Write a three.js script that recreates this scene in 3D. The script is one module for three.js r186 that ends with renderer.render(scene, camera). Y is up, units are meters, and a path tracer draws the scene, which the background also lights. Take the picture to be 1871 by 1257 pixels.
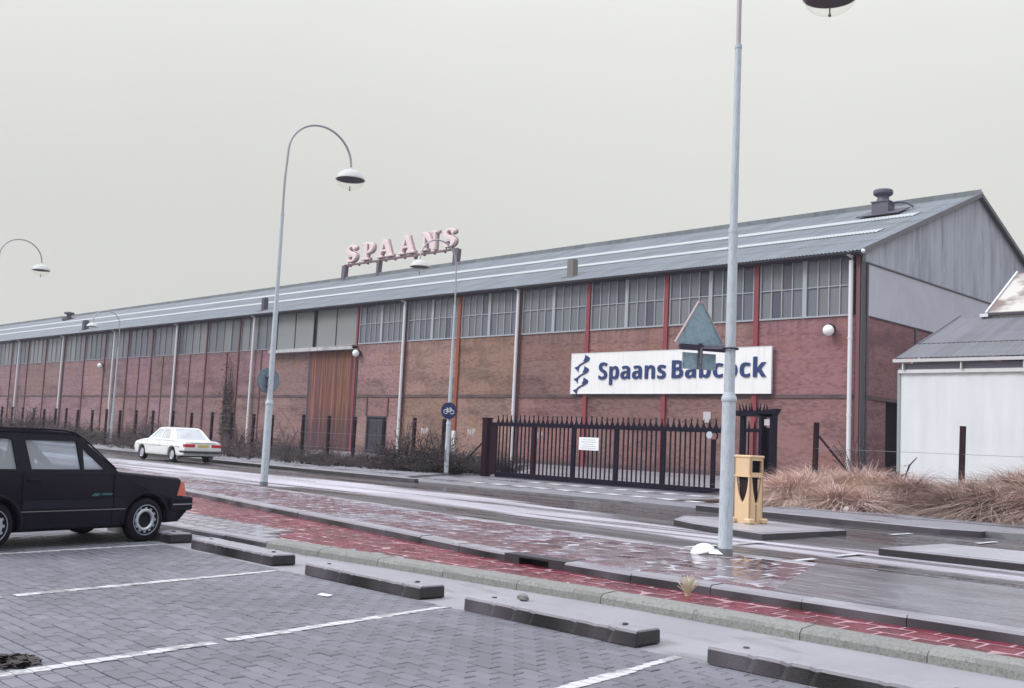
import * as THREE from 'three';
import { mergeGeometries, mergeVertices, toCreasedNormals } from 'three/addons/utils/BufferGeometryUtils.js';
import { RoundedBoxGeometry } from 'three/addons/geometries/RoundedBoxGeometry.js';
import { FontLoader } from 'three/addons/loaders/FontLoader.js';
import { TextGeometry } from 'three/addons/geometries/TextGeometry.js';

// ---------------------------------------------------------------- camera, sky, sun, exposure
const W = 1024, H = 688, EYE = 1.42;
const D2R = Math.PI / 180;
// noise
function hash(x, y, s) { let h = (x * 374761393 + y * 668265263 + s * 974711) | 0; h = Math.imul(h ^ (h >>> 13), 1274126177); h ^= h >>> 16; return (h >>> 0) / 4294967296; }
function vnoise(x, y, px, py, s) {
  const xi = Math.floor(x), yi = Math.floor(y), fx = x - xi, fy = y - yi;
  const u = fx * fx * (3 - 2 * fx), v = fy * fy * (3 - 2 * fy);
  const m = (a, p) => ((a % p) + p) % p, X0 = m(xi, px), X1 = m(xi + 1, px), Y0 = m(yi, py), Y1 = m(yi + 1, py);
  const a = hash(X0, Y0, s), b = hash(X1, Y0, s), c = hash(X0, Y1, s), d = hash(X1, Y1, s);
  return a + (b - a) * u + (c - a) * v + (a - b - c + d) * u * v;
}
function fbm(u, v, px, py, o = 4, s = 1) { let a = 0, w = 0.5, t = 0; for (let i = 0; i < o; i++) { a += w * vnoise(u * px, v * py, px, py, s + i * 17); t += w; w *= 0.55; px *= 2; py *= 2; } return a / t; }
const sat = x => Math.min(1, Math.max(0, x));
const sstep = (a, b, x) => { const t = sat((x - a) / (b - a)); return t * t * (3 - 2 * t); };
const scene = new THREE.Scene();
const camera = new THREE.PerspectiveCamera(36.95, W / H, 0.1, 6000);
camera.position.set(0, EYE, 0);
camera.rotation.order = 'YXZ';
camera.rotation.set(5.5136 * D2R, 45.408 * D2R, 2.6944 * D2R);
scene.add(camera);

const SUN_DIR = new THREE.Vector3(-0.45, 0.72, 0.62).normalize();
{
  // overcast sky: brighter overhead and gently brighter towards the veiled sun
  const w = 256, h = 128, d = new Float32Array(w * h * 4);
  for (let j = 0; j < h; j++) {
    const v = (j + 0.5) / h, el = (v - 0.5) * Math.PI;          // DataTexture row 0 is the bottom
    for (let i = 0; i < w; i++) {
      const u = (i + 0.5) / w, az = (u - 0.5) * 2 * Math.PI;
      const dx = Math.cos(az) * Math.cos(el), dy = Math.sin(el), dz = Math.sin(az) * Math.cos(el);
      const s = Math.max(0, dy);
      const g = Math.max(0, dx * SUN_DIR.x + dy * SUN_DIR.y + dz * SUN_DIR.z);
      let L = 0.55 * (1 + 2.9 * s * s * s + 0.6 * g * g * g);
      L *= 1 + 0.025 * Math.sin(az * 3 + 1.3 * Math.sin(el * 4)) + 0.10 * (fbm(u, v * 0.5, 22, 16, 4, 301) - 0.5) * sstep(0, 0.15, s);
      
      const k = (j * w + i) * 4;
      const q = sstep(0.3, 0.85, s); d[k] = L * (1.0 - 0.04 * q); d[k + 1] = L * (1.012 - 0.045 * q); d[k + 2] = L * (0.972 + 0.15 * q); d[k + 3] = 1;
    }
  }
  const t = new THREE.DataTexture(d, w, h, THREE.RGBAFormat, THREE.FloatType);
  t.mapping = THREE.EquirectangularReflectionMapping;
  t.magFilter = THREE.LinearFilter; t.minFilter = THREE.LinearFilter; t.needsUpdate = true;
  scene.background = t; scene.environment = t;
}
const sun = new THREE.DirectionalLight(new THREE.Color(1, 0.975, 0.95), 1.5);
sun.position.copy(SUN_DIR).multiplyScalar(120).add(new THREE.Vector3(-40, 0, -25));
sun.target.position.set(-40, 0, -25);
sun.castShadow = true; sun.shadow.radius = 40;
sun.shadow.mapSize.set(2048, 2048);
Object.assign(sun.shadow.camera, { left: -120, right: 120, top: 120, bottom: -120, near: 1, far: 400 });
scene.add(sun, sun.target);
scene.fog = new THREE.FogExp2(new THREE.Color(0.76, 0.77, 0.82), 0.0005);
const renderer = new THREE.WebGLRenderer({ antialias: true });
renderer.setSize(W, H);
renderer.toneMapping = THREE.LinearToneMapping;
renderer.toneMappingExposure = 1.24;
renderer.shadowMap.enabled = true;

// ---------------------------------------------------------------- helpers
let seed = 1234567;
const rnd = () => { seed = (seed * 1664525 + 1013904223) >>> 0; return seed / 4294967296; };
const rr = (a, b) => a + (b - a) * rnd();
const V3 = (x, y, z) => new THREE.Vector3(x, y, z);
const names = {};
function numbered(n) { const k = names[n] = (names[n] ?? -1) + 1; return k ? `${n}_${String(k).padStart(3, '0')}` : n; }
function shadows(m) { m.castShadow = true; m.receiveShadow = true; return m; }
function thing(name, label, category, [x, y, z] = [0, 0, 0], turn = 0, group) {
  const o = new THREE.Group(); o.name = numbered(name); o.position.set(x, y, z); o.rotation.y = turn;
  o.userData = { label, category }; if (group) o.userData.group = group;
  scene.add(o); return o;
}
function structure(name, x = 0, y = 0, z = 0) {
  const o = new THREE.Group(); o.name = numbered(name); o.position.set(x, y, z); o.userData = { kind: 'structure' };
  scene.add(o); return o;
}
function part(name, geo, m, parent, pos) {
  const o = shadows(new THREE.Mesh(geo, m)); o.name = name; if (pos) o.position.set(...pos); parent.add(o); return o;
}
function copyOf(src, label, pos, turn, group) {
  const o = src.clone(); o.name = numbered(src.name.replace(/_\d{3}$/, '')); o.userData = { ...src.userData };
  if (label) o.userData.label = label; if (group) o.userData.group = group;
  o.position.set(...pos); if (turn !== undefined) o.rotation.y = turn; scene.add(o); return o;
}
const merge = l => mergeGeometries(l.map(g => { g = g.index ? g.toNonIndexed() : g; for (const k of Object.keys(g.attributes)) if (!['position', 'normal', 'uv'].includes(k)) g.deleteAttribute(k); return g; }));
function uvm(g, s = 1, ox = 0, oy = 0) {            // uv in metres from the dominant axis of each vertex normal
  const p = g.attributes.position, n = g.attributes.normal, a = new Float32Array(p.count * 2);
  for (let i = 0; i < p.count; i++) {
    const ax = Math.abs(n.getX(i)), ay = Math.abs(n.getY(i)), az = Math.abs(n.getZ(i));
    let u, v;
    if (ay >= ax && ay >= az) { u = p.getX(i); v = p.getZ(i); } else if (az >= ax) { u = p.getX(i); v = p.getY(i); } else { u = p.getZ(i); v = p.getY(i); }
    a[2 * i] = u * s + ox; a[2 * i + 1] = v * s + oy;
  }
  g.setAttribute('uv', new THREE.BufferAttribute(a, 2)); return g;
}
const box = (w, h, d, x = 0, y = 0, z = 0) => uvm(new THREE.BoxGeometry(w, h, d).translate(x, y, z));
const rbox = (w, h, d, r, x = 0, y = 0, z = 0) => uvm(new RoundedBoxGeometry(w, h, d, 2, r).translate(x, y, z));
const span = (x0, x1, y0, y1, z0, z1) => box(x1 - x0, y1 - y0, z1 - z0, (x0 + x1) / 2, (y0 + y1) / 2, (z0 + z1) / 2);
const cyl = (r0, r1, h, x, y, z, n = 16) => new THREE.CylinderGeometry(r1, r0, h, n).translate(x, y + h / 2, z);
function tube(pts, r, seg = 12, rad = 8) { return new THREE.TubeGeometry(new THREE.CatmullRomCurve3(pts.map(p => V3(...p))), seg, r, rad); }
function rod(a, b, r, n = 8) {
  const A = V3(...a), B = V3(...b), d = B.clone().sub(A), g = new THREE.CylinderGeometry(r, r, d.length(), n);
  g.applyQuaternion(new THREE.Quaternion().setFromUnitVectors(V3(0, 1, 0), d.normalize()));
  return g.translate((A.x + B.x) / 2, (A.y + B.y) / 2, (A.z + B.z) / 2);
}
function bar(a, b, w, t) {                          // square bar
  const A = V3(...a), B = V3(...b), d = B.clone().sub(A), g = new THREE.BoxGeometry(w, d.length(), t);
  g.applyQuaternion(new THREE.Quaternion().setFromUnitVectors(V3(0, 1, 0), d.normalize()));
  return uvm(g.translate((A.x + B.x) / 2, (A.y + B.y) / 2, (A.z + B.z) / 2));
}
function shape(pts, holes = []) {
  const s = new THREE.Shape(pts.map(p => new THREE.Vector2(p[0], p[1])));
  for (const h of holes) s.holes.push(new THREE.Path(h.map(p => new THREE.Vector2(p[0], p[1]))));
  return s;
}
function extrude(pts, depth, holes = [], bevel = 0, seg = 2) {
  return new THREE.ExtrudeGeometry(pts instanceof THREE.Shape ? pts : shape(pts, holes), { depth, steps: 1, curveSegments: 10, bevelEnabled: bevel > 0, bevelSize: bevel, bevelThickness: bevel, bevelOffset: -bevel, bevelSegments: seg });
}
function slab(poly, y0, y1, bevel = 0) {            // polygon [x, z] -> solid between y0 and y1
  const g = extrude(poly.map(([x, z]) => [x, -z]), y1 - y0 - 2 * bevel, [], bevel);
  g.rotateX(-Math.PI / 2).translate(0, y0 + bevel, 0); return uvm(g);
}

const enc = c => { c = sat(c); return 255 * (c <= 0.0031308 ? 12.92 * c : 1.055 * Math.pow(c, 1 / 2.4) - 0.055); };
function tex(w, h, fn, sx, sy, colour = true) {     // fn gives linear values; sx, sy: metres covered
  const d = new Uint8Array(w * h * 4);
  for (let j = 0; j < h; j++) for (let i = 0; i < w; i++) {
    let c = fn((i + 0.5) / w, (j + 0.5) / h); if (typeof c === 'number') c = [c, c, c];
    const k = (j * w + i) * 4;
    for (let q = 0; q < 3; q++) d[k + q] = colour ? enc(c[q]) : 255 * sat(c[q]);
    d[k + 3] = 255;
  }
  const t = new THREE.DataTexture(d, w, h, THREE.RGBAFormat, THREE.UnsignedByteType);
  t.wrapS = t.wrapT = THREE.RepeatWrapping; t.magFilter = THREE.LinearFilter; t.minFilter = THREE.LinearMipmapLinearFilter; t.generateMipmaps = true;
  if (colour) t.colorSpace = THREE.SRGBColorSpace;
  t.repeat.set(1 / sx, 1 / sy); t.needsUpdate = true; return t;
}
const col = (r, g, b) => new THREE.Color().setRGB(r, g, b);
const std = (c, rough = 0.7, o = {}) => new THREE.MeshStandardMaterial({ color: Array.isArray(c) ? col(...c) : c, roughness: rough, metalness: 0, ...o });
const deep = (c, rough = 0.7, o = {}) => new THREE.MeshPhysicalMaterial({ color: col(...c), roughness: rough, specularIntensity: 0.25, ...o });
const lerp3 = (a, b, t) => [a[0] + (b[0] - a[0]) * t, a[1] + (b[1] - a[1]) * t, a[2] + (b[2] - a[2]) * t];

// ---------------------------------------------------------------- textures
const T = {};
// brick at 1:1 courses, its stains and repairs (multiplied with the panel tint)
T.brick = tex(2048, 1024, (u, v) => { const dim = 0.9;
  const rows = 96, r = Math.floor(v * rows), off = r % 2 ? 0.5 : 0, c = Math.floor(u * 60 + off);
  const fy = v * rows - r, fx = u * 60 + off - c, joint = (fy < 0.16 || fx < 0.06) ? 1 : 0;
  let k = 0.80 * dim - 0.02 + 0.4 * hash(c % 60, r, 5) + 0.6 * (fbm(u, v, 4, 26, 4, 9) - 0.5) + 0.5 * (fbm(u, v, 60, 60, 2, 3) - 0.5);
  const dirt = sstep(0.48, 0.72, fbm(u, v, 7, 6, 5, 21)), pale = sstep(0.52, 0.74, fbm(u, v, 9, 22, 4, 33)), rust = sstep(0.58, 0.8, fbm(u, v, 12, 6, 4, 43));
  let q = lerp3([k, 0.96 * k, 0.97 * k], [0.6 * k, 0.58 * k, 0.58 * k], dirt * 0.65);
  q = lerp3(q, [1.12, 1.2, 1.22], pale * 0.3); q = lerp3(q, [0.95, 0.8, 0.5], rust * 0.35);
  const drip = sstep(0.74, 1.0, v + 0.3 * (fbm(u, 0.1, 60, 1, 4, 53) - 0.5)) * sstep(0.4, 0.65, fbm(u, v * 0.2, 70, 2, 3, 54)), splash = sstep(0.2, 0.03, v + 0.12 * (fbm(u, v, 30, 6, 4, 55) - 0.5));
  q = lerp3(q, [0.5, 0.5, 0.52], 0.6 * drip); q = lerp3(q, [0.5, 0.46, 0.52], 0.55 * splash);
  return joint ? lerp3(q, [0.78, 0.84, 0.86], 0.4) : q;
}, 12.6, 6.3);
T.grain = tex(512, 512, (u, v) => { const k = 0.84 + 0.26 * (fbm(u, v, 8, 8, 5, 4) - 0.2) + 0.22 * (hash(Math.floor(u * 512), Math.floor(v * 512), 3) - 0.5); return [k, k, k * 1.01]; }, 1.1, 1.1);
T.grainBump = tex(512, 512, (u, v) => 0.5 + 0.5 * (fbm(u, v, 60, 60, 3, 14) - 0.5) + 0.3 * (hash(Math.floor(u * 512), Math.floor(v * 512), 31) - 0.5), 0.6, 0.6, false);
T.concrete = tex(1024, 1024, (u, v) => {
  let k = 0.9 + 0.3 * (fbm(u, v, 5, 5, 6, 41) - 0.5) + 0.14 * (hash(Math.floor(u * 1024), Math.floor(v * 1024), 7) - 0.5);
  const wet = sstep(0.48, 0.66, fbm(u, v, 3, 7, 5, 77)); k *= 1 - 0.28 * wet;
  return [k, k, k * 1.02];
}, 3.2, 3.2);
T.pebble = tex(512, 512, (u, v) => { const k = 0.9 + 0.7 * (hash(Math.floor(u * 170), Math.floor(v * 170), 17) - 0.5) * 0.7 + 0.5 * (fbm(u, v, 70, 70, 2, 71) - 0.5) + 0.25 * (fbm(u, v, 4, 4, 4, 72) - 0.5); return [k, k, k * 0.98]; }, 1.6, 1.6);
T.worn = tex(512, 512, (u, v) => { const k = 1.0 - 0.5 * sstep(0.46, 0.66, fbm(u, v, 16, 16, 5, 111)) + 0.1 * (hash(Math.floor(u * 512), Math.floor(v * 512), 5) - 0.5); return [k, k, k]; }, 1.9, 1.9);
T.concreteRough = tex(512, 512, (u, v) => { const wet = sstep(0.46, 0.64, fbm(u, v, 3, 7, 5, 77)); const r = 0.75 - 0.42 * wet + 0.12 * (fbm(u, v, 30, 30, 3, 9) - 0.5); return [1, r, 0]; }, 3.2, 3.2, false);
// wet road: worn wheel tracks with a film of water, rougher bands between them with sky sheen in the colour
const roadLight = (x, z) => { // 1 on the rougher middle lane, paled with painted sky sheen
  const c = x > -24 ? -17.4 + 2.4 * sstep(-22, -8, x) : -17.2, w = x > -24 ? 1.6 - 0.9 * sstep(-22, -8, x) : 1.9;
  return (1 - sstep(w * 0.75, w * 1.25, Math.abs(z - c))) * 0.9 + 0.6 * sstep(-26, -34, x) * sstep(-15.8, -14.6, z);
};
const roadXZ = (u, v) => { const m = v * 16; return [u * 128 - 128, m < 7.8 ? m - 16 : m - 32]; };
T.road = tex(2048, 512, (u, v) => {
  const [x, z] = roadXZ(u, v), n = fbm(u, v, 40, 22, 5, 61), f = hash(Math.floor(u * 2048), Math.floor(v * 512), 2), L = sat(roadLight(x, z + 1.1 * (n - 0.5)));
  const st = sstep(0.50, 0.66, fbm(u, v, 22, 46, 4, 161)), k = (0.075 + 0.44 * L) * (0.85 + 0.6 * (n - 0.5) + 0.2 * (f - 0.5)) * (1 - 0.6 * st);
  return [k * (1.04 - 0.04 * L), k * 0.97, k * 1.08];
}, 128, 16);
T.roadRough = tex(2048, 512, (u, v) => {
  const [x, z] = roadXZ(u, v), n = fbm(u, v, 26, 26, 5, 61), fine = fbm(u, v, 160, 60, 3, 81), L = sat(roadLight(x, z + 1.6 * (n - 0.5))) * (1 - 0.7 * sstep(0.50, 0.66, fbm(u, v, 22, 46, 4, 161)));
  return [1, 0.10 + 0.22 * sstep(0.42, 0.62, n) + 0.32 * L + 0.14 * (fine - 0.5), 0];
}, 128, 16, false);
T.roadBump = tex(512, 512, (u, v) => fbm(u, v, 5, 16, 4, 19), 3.2, 3.2, false);
T.wetTile = tex(512, 512, (u, v) => [1, 0.10 + 0.28 * sstep(0.40, 0.62, fbm(u, v, 6, 6, 5, 52)), 0], 2.2, 2.2, false);
T.roof = tex(1024, 512, (u, v) => {
  const sheet = hash(Math.floor(u * 15), Math.floor(v * 6), 3), streak = fbm(u, v, 90, 4, 4, 6), moss = fbm(u, v, 10, 8, 5, 70);
  let k = 0.86 + 0.16 * (sheet - 0.5) + 0.34 * (streak - 0.5) + 0.22 * (moss - 0.5);
  return lerp3([k, k, k * 1.02], [k * 0.86, k * 0.9, k * 0.84], sstep(0.5, 0.75, moss));
}, 15, 13.5);
T.clad = tex(1024, 512, (u, v) => {
  const streak = fbm(u, v, 70, 2, 5, 16), broad = fbm(u, v, 16, 2, 4, 26), dark = sstep(0.55, 0.78, fbm(u, v, 40, 3, 4, 46));
  let k = 0.88 + 0.42 * (streak - 0.5) + 0.4 * (broad - 0.5); k *= 1 - 0.2 * dark;
  return [k, k, k * 1.03];
}, 12, 6);
T.render = tex(512, 512, (u, v) => { const k = 0.95 + 0.2 * (fbm(u, v, 4, 5, 5, 91) - 0.5) + 0.1 * (fbm(u, v, 50, 10, 2, 92) - 0.5); return [k, k, k]; }, 6, 6);
T.wood = tex(256, 512, (u, v) => {
  const g = fbm(u, v, 30, 3, 4, 12), s = fbm(u, v, 9, 4, 4, 18); const k = 0.62 + 0.9 * (g - 0.5) + 0.75 * (s - 0.5) + 0.3;
  return lerp3([k, k * 0.8, k * 0.75], [k * 0.45, k * 0.38, k * 0.48], sstep(0.5, 0.72, fbm(u, v, 5, 4, 4, 28)));
}, 1.3, 3.6);
T.doorWood = tex(512, 512, (u, v) => { // v runs from the ground to the door head: rotten, mossy foot
  const g = fbm(u, v, 60, 4, 4, 12), st = fbm(u, v, 16, 3, 4, 18), foot = sstep(0.46, 0.2, v + 0.25 * (fbm(u, v, 12, 5, 4, 8) - 0.5));
  const k = 0.95 + 0.9 * (g - 0.5) + 0.8 * (st - 0.5);
  let q = lerp3([k, k * 0.86, k * 0.78], [k * 1.15, k * 0.95, k * 0.62], sstep(0.5, 0.75, fbm(u, v, 20, 4, 3, 48)));
  q = lerp3(q, [k * 0.5, k * 0.45, k * 0.5], sstep(0.5, 0.7, fbm(u, v, 26, 3, 4, 28)) * 0.8);
  return lerp3(q, [k * 0.42, k * 0.42, k * 0.62], foot * 0.85);
}, 2.6, 7.4);
T.galv = tex(512, 512, (u, v) => { const k = 0.92 + 0.45 * (fbm(u, v, 24, 24, 4, 5) - 0.5) + 0.3 * sstep(0.62, 0.78, fbm(u, v, 40, 30, 3, 15)) - 0.25 * sstep(0.62, 0.8, fbm(u, v, 14, 6, 4, 35)); return [k * 0.97, k, k * 1.02]; }, 0.8, 0.8);
T.pane = tex(512, 512, (u, v) => { const k = 1.06 + 0.7 * (fbm(u, v, 5, 5, 5, 57) - 0.5) + 0.16 * (fbm(u, v, 60, 60, 2, 58) - 0.5); return [k, k * 1.0, k * 1.02]; }, 4.1, 4.1);
T.white = tex(512, 512, (u, v) => { const k = 0.97 + 0.1 * (fbm(u, v, 3, 4, 5, 95) - 0.5) - 0.12 * sstep(0.62, 0.85, fbm(u, v, 26, 2, 4, 96)); return [k, k, k]; }, 4, 4);
T.shed = tex(1024, 512, (u, v) => { const k = 0.96 + 0.16 * (fbm(u, v, 46, 2, 4, 98) - 0.5) + 0.1 * (fbm(u, v, 4, 4, 4, 99) - 0.5); return [k, k, k * 1.005]; }, 10, 5);
T.earth = tex(512, 512, (u, v) => { const k = 0.8 + 0.9 * (fbm(u, v, 8, 8, 6, 63) - 0.5); return [k, k * 0.92, k * 0.9]; }, 3, 3);

// ---------------------------------------------------------------- materials
const M = {
  ground: std([0.10, 0.085, 0.085], 0.9, { map: T.earth }),
  joint: std([0.05, 0.046, 0.056], 0.8, { map: T.grain }),
  jointPale: std([0.27, 0.25, 0.27], 0.55, { map: T.grain }),
  strip: std([0.29, 0.29, 0.305], 0.9, { map: T.concrete, roughnessMap: T.concreteRough, bumpMap: T.grainBump, bumpScale: 0.003 }),
  kerbGrey: [0, 1, 2].map(i => std([0.225 + 0.008 * i, 0.23 + 0.008 * i, 0.218 + 0.008 * i], 0.75, { map: T.pebble, bumpMap: T.grainBump, bumpScale: 0.004 })),
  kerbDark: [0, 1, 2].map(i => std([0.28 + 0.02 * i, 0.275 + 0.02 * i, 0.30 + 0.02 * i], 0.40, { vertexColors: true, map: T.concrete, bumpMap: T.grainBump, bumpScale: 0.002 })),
  road: std([1, 1, 1], 1, { map: T.road, roughnessMap: T.roadRough, bumpMap: T.roadBump, bumpScale: 0.06 }),
  apron: std([0.17, 0.17, 0.19], 0.25, { map: T.concrete, bumpMap: T.roadBump, bumpScale: 0.035 }),
  pavement: std([0.20, 0.20, 0.215], 0.8, { map: T.concrete, roughnessMap: T.concreteRough }),
  yard: std([0.24, 0.23, 0.24], 0.5, { map: T.concrete }),
  paint: std([0.50, 0.51, 0.52], 0.6, { map: T.worn }),
  block: std([0.72, 0.73, 0.74], 0.45, { map: T.grain }),
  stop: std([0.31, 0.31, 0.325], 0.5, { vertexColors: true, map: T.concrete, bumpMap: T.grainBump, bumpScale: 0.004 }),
  galv: std([0.52, 0.575, 0.62], 0.5, { map: T.galv }),
  galvDark: std([0.2, 0.2, 0.22], 0.5, { map: T.galv, metalness: 0.15 }),
  gate: deep([0.008, 0.006, 0.018], 0.6),
  gateWarm: deep([0.022, 0.008, 0.017], 0.6),
  post: deep([0.030, 0.019, 0.029], 0.8, { map: T.wood }),
  redSteel: std([0.25, 0.045, 0.06], 0.6, { map: T.white }),
  orangeSteel: std([0.28, 0.075, 0.04], 0.65, { map: T.white }),
  dullSteel: std([0.17, 0.075, 0.085], 0.7, { map: T.white }),
  pipe: std([0.72, 0.74, 0.78], 0.4, { map: T.white }),
  frame: std([0.36, 0.385, 0.42], 0.6), frameDull: std([0.25, 0.265, 0.30], 0.6),
  cornerGrey: std([0.085, 0.085, 0.095], 0.7, { map: T.white }),
  darkTrim: std([0.055, 0.05, 0.065], 0.6),
  course: std([0.12, 0.085, 0.09], 0.85, { map: T.concrete }),
  roof: std([0.19, 0.215, 0.232], 0.75, { map: T.roof }),
  strip1: std([0.40, 0.435, 0.435], 0.5, { map: T.white }),
  clad: std([0.47, 0.50, 0.555], 0.8, { map: T.clad }),
  greyBand: std([0.52, 0.53, 0.61], 0.8, { map: T.render }),
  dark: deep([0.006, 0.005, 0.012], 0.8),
  signWhite: std([0.88, 0.89, 0.89], 0.35, { map: T.white }),
  blue: std([0.014, 0.036, 0.15], 0.4),
  white: std([0.82, 0.83, 0.82], 0.35),
  shed: std([0.72, 0.76, 0.79], 0.55, { map: T.shed }),
  shedRoof: std([0.15, 0.155, 0.172], 0.75, { map: T.roof }),
  trim: std([0.70, 0.72, 0.74], 0.5, { map: T.white }),
  bin: std([0.74, 0.53, 0.32], 0.5, { map: T.render }),
  letter: std([0.78, 0.64, 0.64], 0.6, { map: T.white }),
  rustFrame: std([0.17, 0.10, 0.12], 0.7),
  tealBack: std([0.29, 0.41, 0.46], 0.55, { map: T.galv }),
  straw: std([0.62, 0.46, 0.36], 0.85, { side: THREE.DoubleSide }),
  twig: std([0.05, 0.036, 0.042], 0.85),
  leaf: std([0.07, 0.055, 0.05], 0.8, { side: THREE.DoubleSide }),
};
const pale = (base, n, dv) => [...Array(n)].map((_, i) => { const k = 1 + dv * ((i / (n - 1)) - 0.5) * 2; return std(base.map(c => c * k), 0.62, { map: T.grain, bumpMap: T.grainBump, bumpScale: 0.002 }); });

// ---------------------------------------------------------------- the setting: ground
{
  const g = structure('ground');
  part('soil', uvm(new THREE.PlaneGeometry(5000, 5000).rotateX(-Math.PI / 2).translate(0, -0.12, 0)), M.ground, g);
}
const camDir = V3(0, 0, -1).applyEuler(camera.rotation);
camera.updateMatrixWorld(true); camera.updateProjectionMatrix();
function inView(x, y, z, m = 1.06) { const p = V3(x, y, z).project(camera); return p.z < 1 && Math.abs(p.x) < m && Math.abs(p.y) < m && V3(x, y - EYE, z).dot(camDir) > 0; }
// lay stones: nearest 300 are single parts, the others one instanced part
function lay(parent, name, cells, geo, mats, stuffGeo, jitter = 0.0015, tilt = 0.007) {
  cells = cells.filter(c => inView(c.x, c.y, c.z, 1.12));
  cells.sort((a, b) => Math.hypot(a.x, a.z) - Math.hypot(b.x, b.z));
  const near = cells.slice(0, 300), far = cells.slice(300);
  for (const c of near) {
    const o = part(name, geo, mats[c.m ?? Math.floor(rnd() * mats.length)], parent, [c.x, c.y + rr(-jitter, jitter), c.z]);
    o.rotation.set(rr(-tilt, tilt), (c.r || 0) + rr(-0.008, 0.008), rr(-tilt, tilt)); if (c.s) o.scale.x = c.s;
  }
  // one instanced field per gloss
  const fields = new Map();
  for (const c of far) { const m = mats[c.m ?? Math.floor(rnd() * mats.length)], key = m.roughnessMap ? 'map' : String(Math.round(m.roughness * 20)); if (!fields.has(key)) fields.set(key, { m, l: [] }); fields.get(key).l.push([c, m]); }
  for (const { m, l } of fields.values()) {
    const fm = m.clone(); fm.color.set(1, 1, 1);
    const im = shadows(new THREE.InstancedMesh(geo, fm, l.length)); im.name = name + '_field'; im.userData = { kind: 'stuff' };
    const q = new THREE.Matrix4(), e = new THREE.Euler();
    l.forEach(([c, cm], i) => {
      e.set(rr(-tilt, tilt), (c.r || 0) + rr(-0.006, 0.006), rr(-tilt, tilt));
      q.compose(V3(c.x, c.y + rr(-jitter, jitter), c.z), new THREE.Quaternion().setFromEuler(e), V3(c.s || 1, 1, 1)); im.setMatrixAt(i, q); im.setColorAt(i, cm.color);
    });
    parent.add(im);
  }
}
function paverGeo(w, h, d, b) { // chamfered stone, top at 0, no underside
  const x = w / 2, z = d / 2, t = [[-x + b, 0, -z + b], [x - b, 0, -z + b], [x - b, 0, z - b], [-x + b, 0, z - b]], e = [[-x, -b, -z], [x, -b, -z], [x, -b, z], [-x, -b, z]], f = e.map(p => [p[0], -h, p[2]]);
  const P = []; const quad = (a, b2, c, d2) => P.push(...a, ...b2, ...c, ...a, ...c, ...d2);
  quad(t[3], t[2], t[1], t[0]);
  for (let i = 0; i < 4; i++) { const j = (i + 1) % 4; quad(t[i], t[j], e[j], e[i]); quad(e[i], e[j], f[j], f[i]); }
  const g = new THREE.BufferGeometry(); g.setAttribute('position', new THREE.BufferAttribute(new Float32Array(P), 3)); g.computeVertexNormals(); return uvm(g);
}

// parking lot of grey clinker pavers
{
  const lot = structure('parking_lot', 0, 0, 0);
  part('bedding', slab([[-40, -6.02], [3, -6.02], [3, 4], [-40, 4]], -0.06, -0.011), M.joint, lot);
  const mats = pale([0.158, 0.161, 0.184], 9, 0.22), L = 0.21, Wd = 0.105, cells = [];
  for (let j = 0; j < 60; j++) for (let i = 0; i < 130; i++) { const z = -5.97 + j * Wd, x = -24 + (i + (j % 2) * 0.5) * L; const st = fbm((x + 30) / 40, (z + 10) / 40, 50, 50, 3, 88); cells.push({ x, y: 0, z, m: Math.max(0, Math.min(8, Math.floor(3 + (st - 0.5) * 9 + rr(-2, 2.4)))) }); }
  lay(lot, 'paver', cells, paverGeo(L - 0.009, 0.05, Wd - 0.011, 0.005), mats, null, 0.0025, 0.014);
  // painted bay lines, worn off in the joints
  for (const [xa, za, xb, zb] of [[-4.31, -5.93, -3.72, -1.4], [-6.72, -5.93, -6.02, -1.4], [-9.31, -5.93, -8.55, -1.4], [-11.95, -5.93, -11.2, -1.4], [-14.5, -5.93, -13.75, -1.4]]) {
    const parts = [];
    for (let j = 0; j < 43; j++) {
      const z = -5.97 + j * Wd; if (z > za + 4.4 || z < zb - 5) continue; const t = (z - za) / (zb - za); if (t < -0.01 || t > 1) continue;
      if (rnd() < 0.012) continue;
      const w = 0.105 * rr(0.75, 1.05) * (t < 0.12 ? 0.7 : 1);
      parts.push(box(w, 0.004, Wd - 0.006 - rr(0, 0.004), xa + (xb - xa) * t + rr(-0.008, 0.008), 0.0035, z));
    }
    part('line_marking', merge(parts), M.paint, lot);
  }
}
// smooth concrete strip behind the wheel stops
{
  const s = structure('concrete_strip');
  const g = new THREE.PlaneGeometry(40, 2.0, 160, 6).rotateX(-Math.PI / 2).translate(-17, 0, -7.0);
  const p = g.attributes.position; for (let i = 0; i < p.count; i++) p.setY(i, -0.004 + 0.004 * Math.sin(p.getX(i) * 1.7) * Math.sin(p.getZ(i) * 3));
  g.computeVertexNormals(); part('slab', uvm(g), M.strip, s);
}
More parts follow.
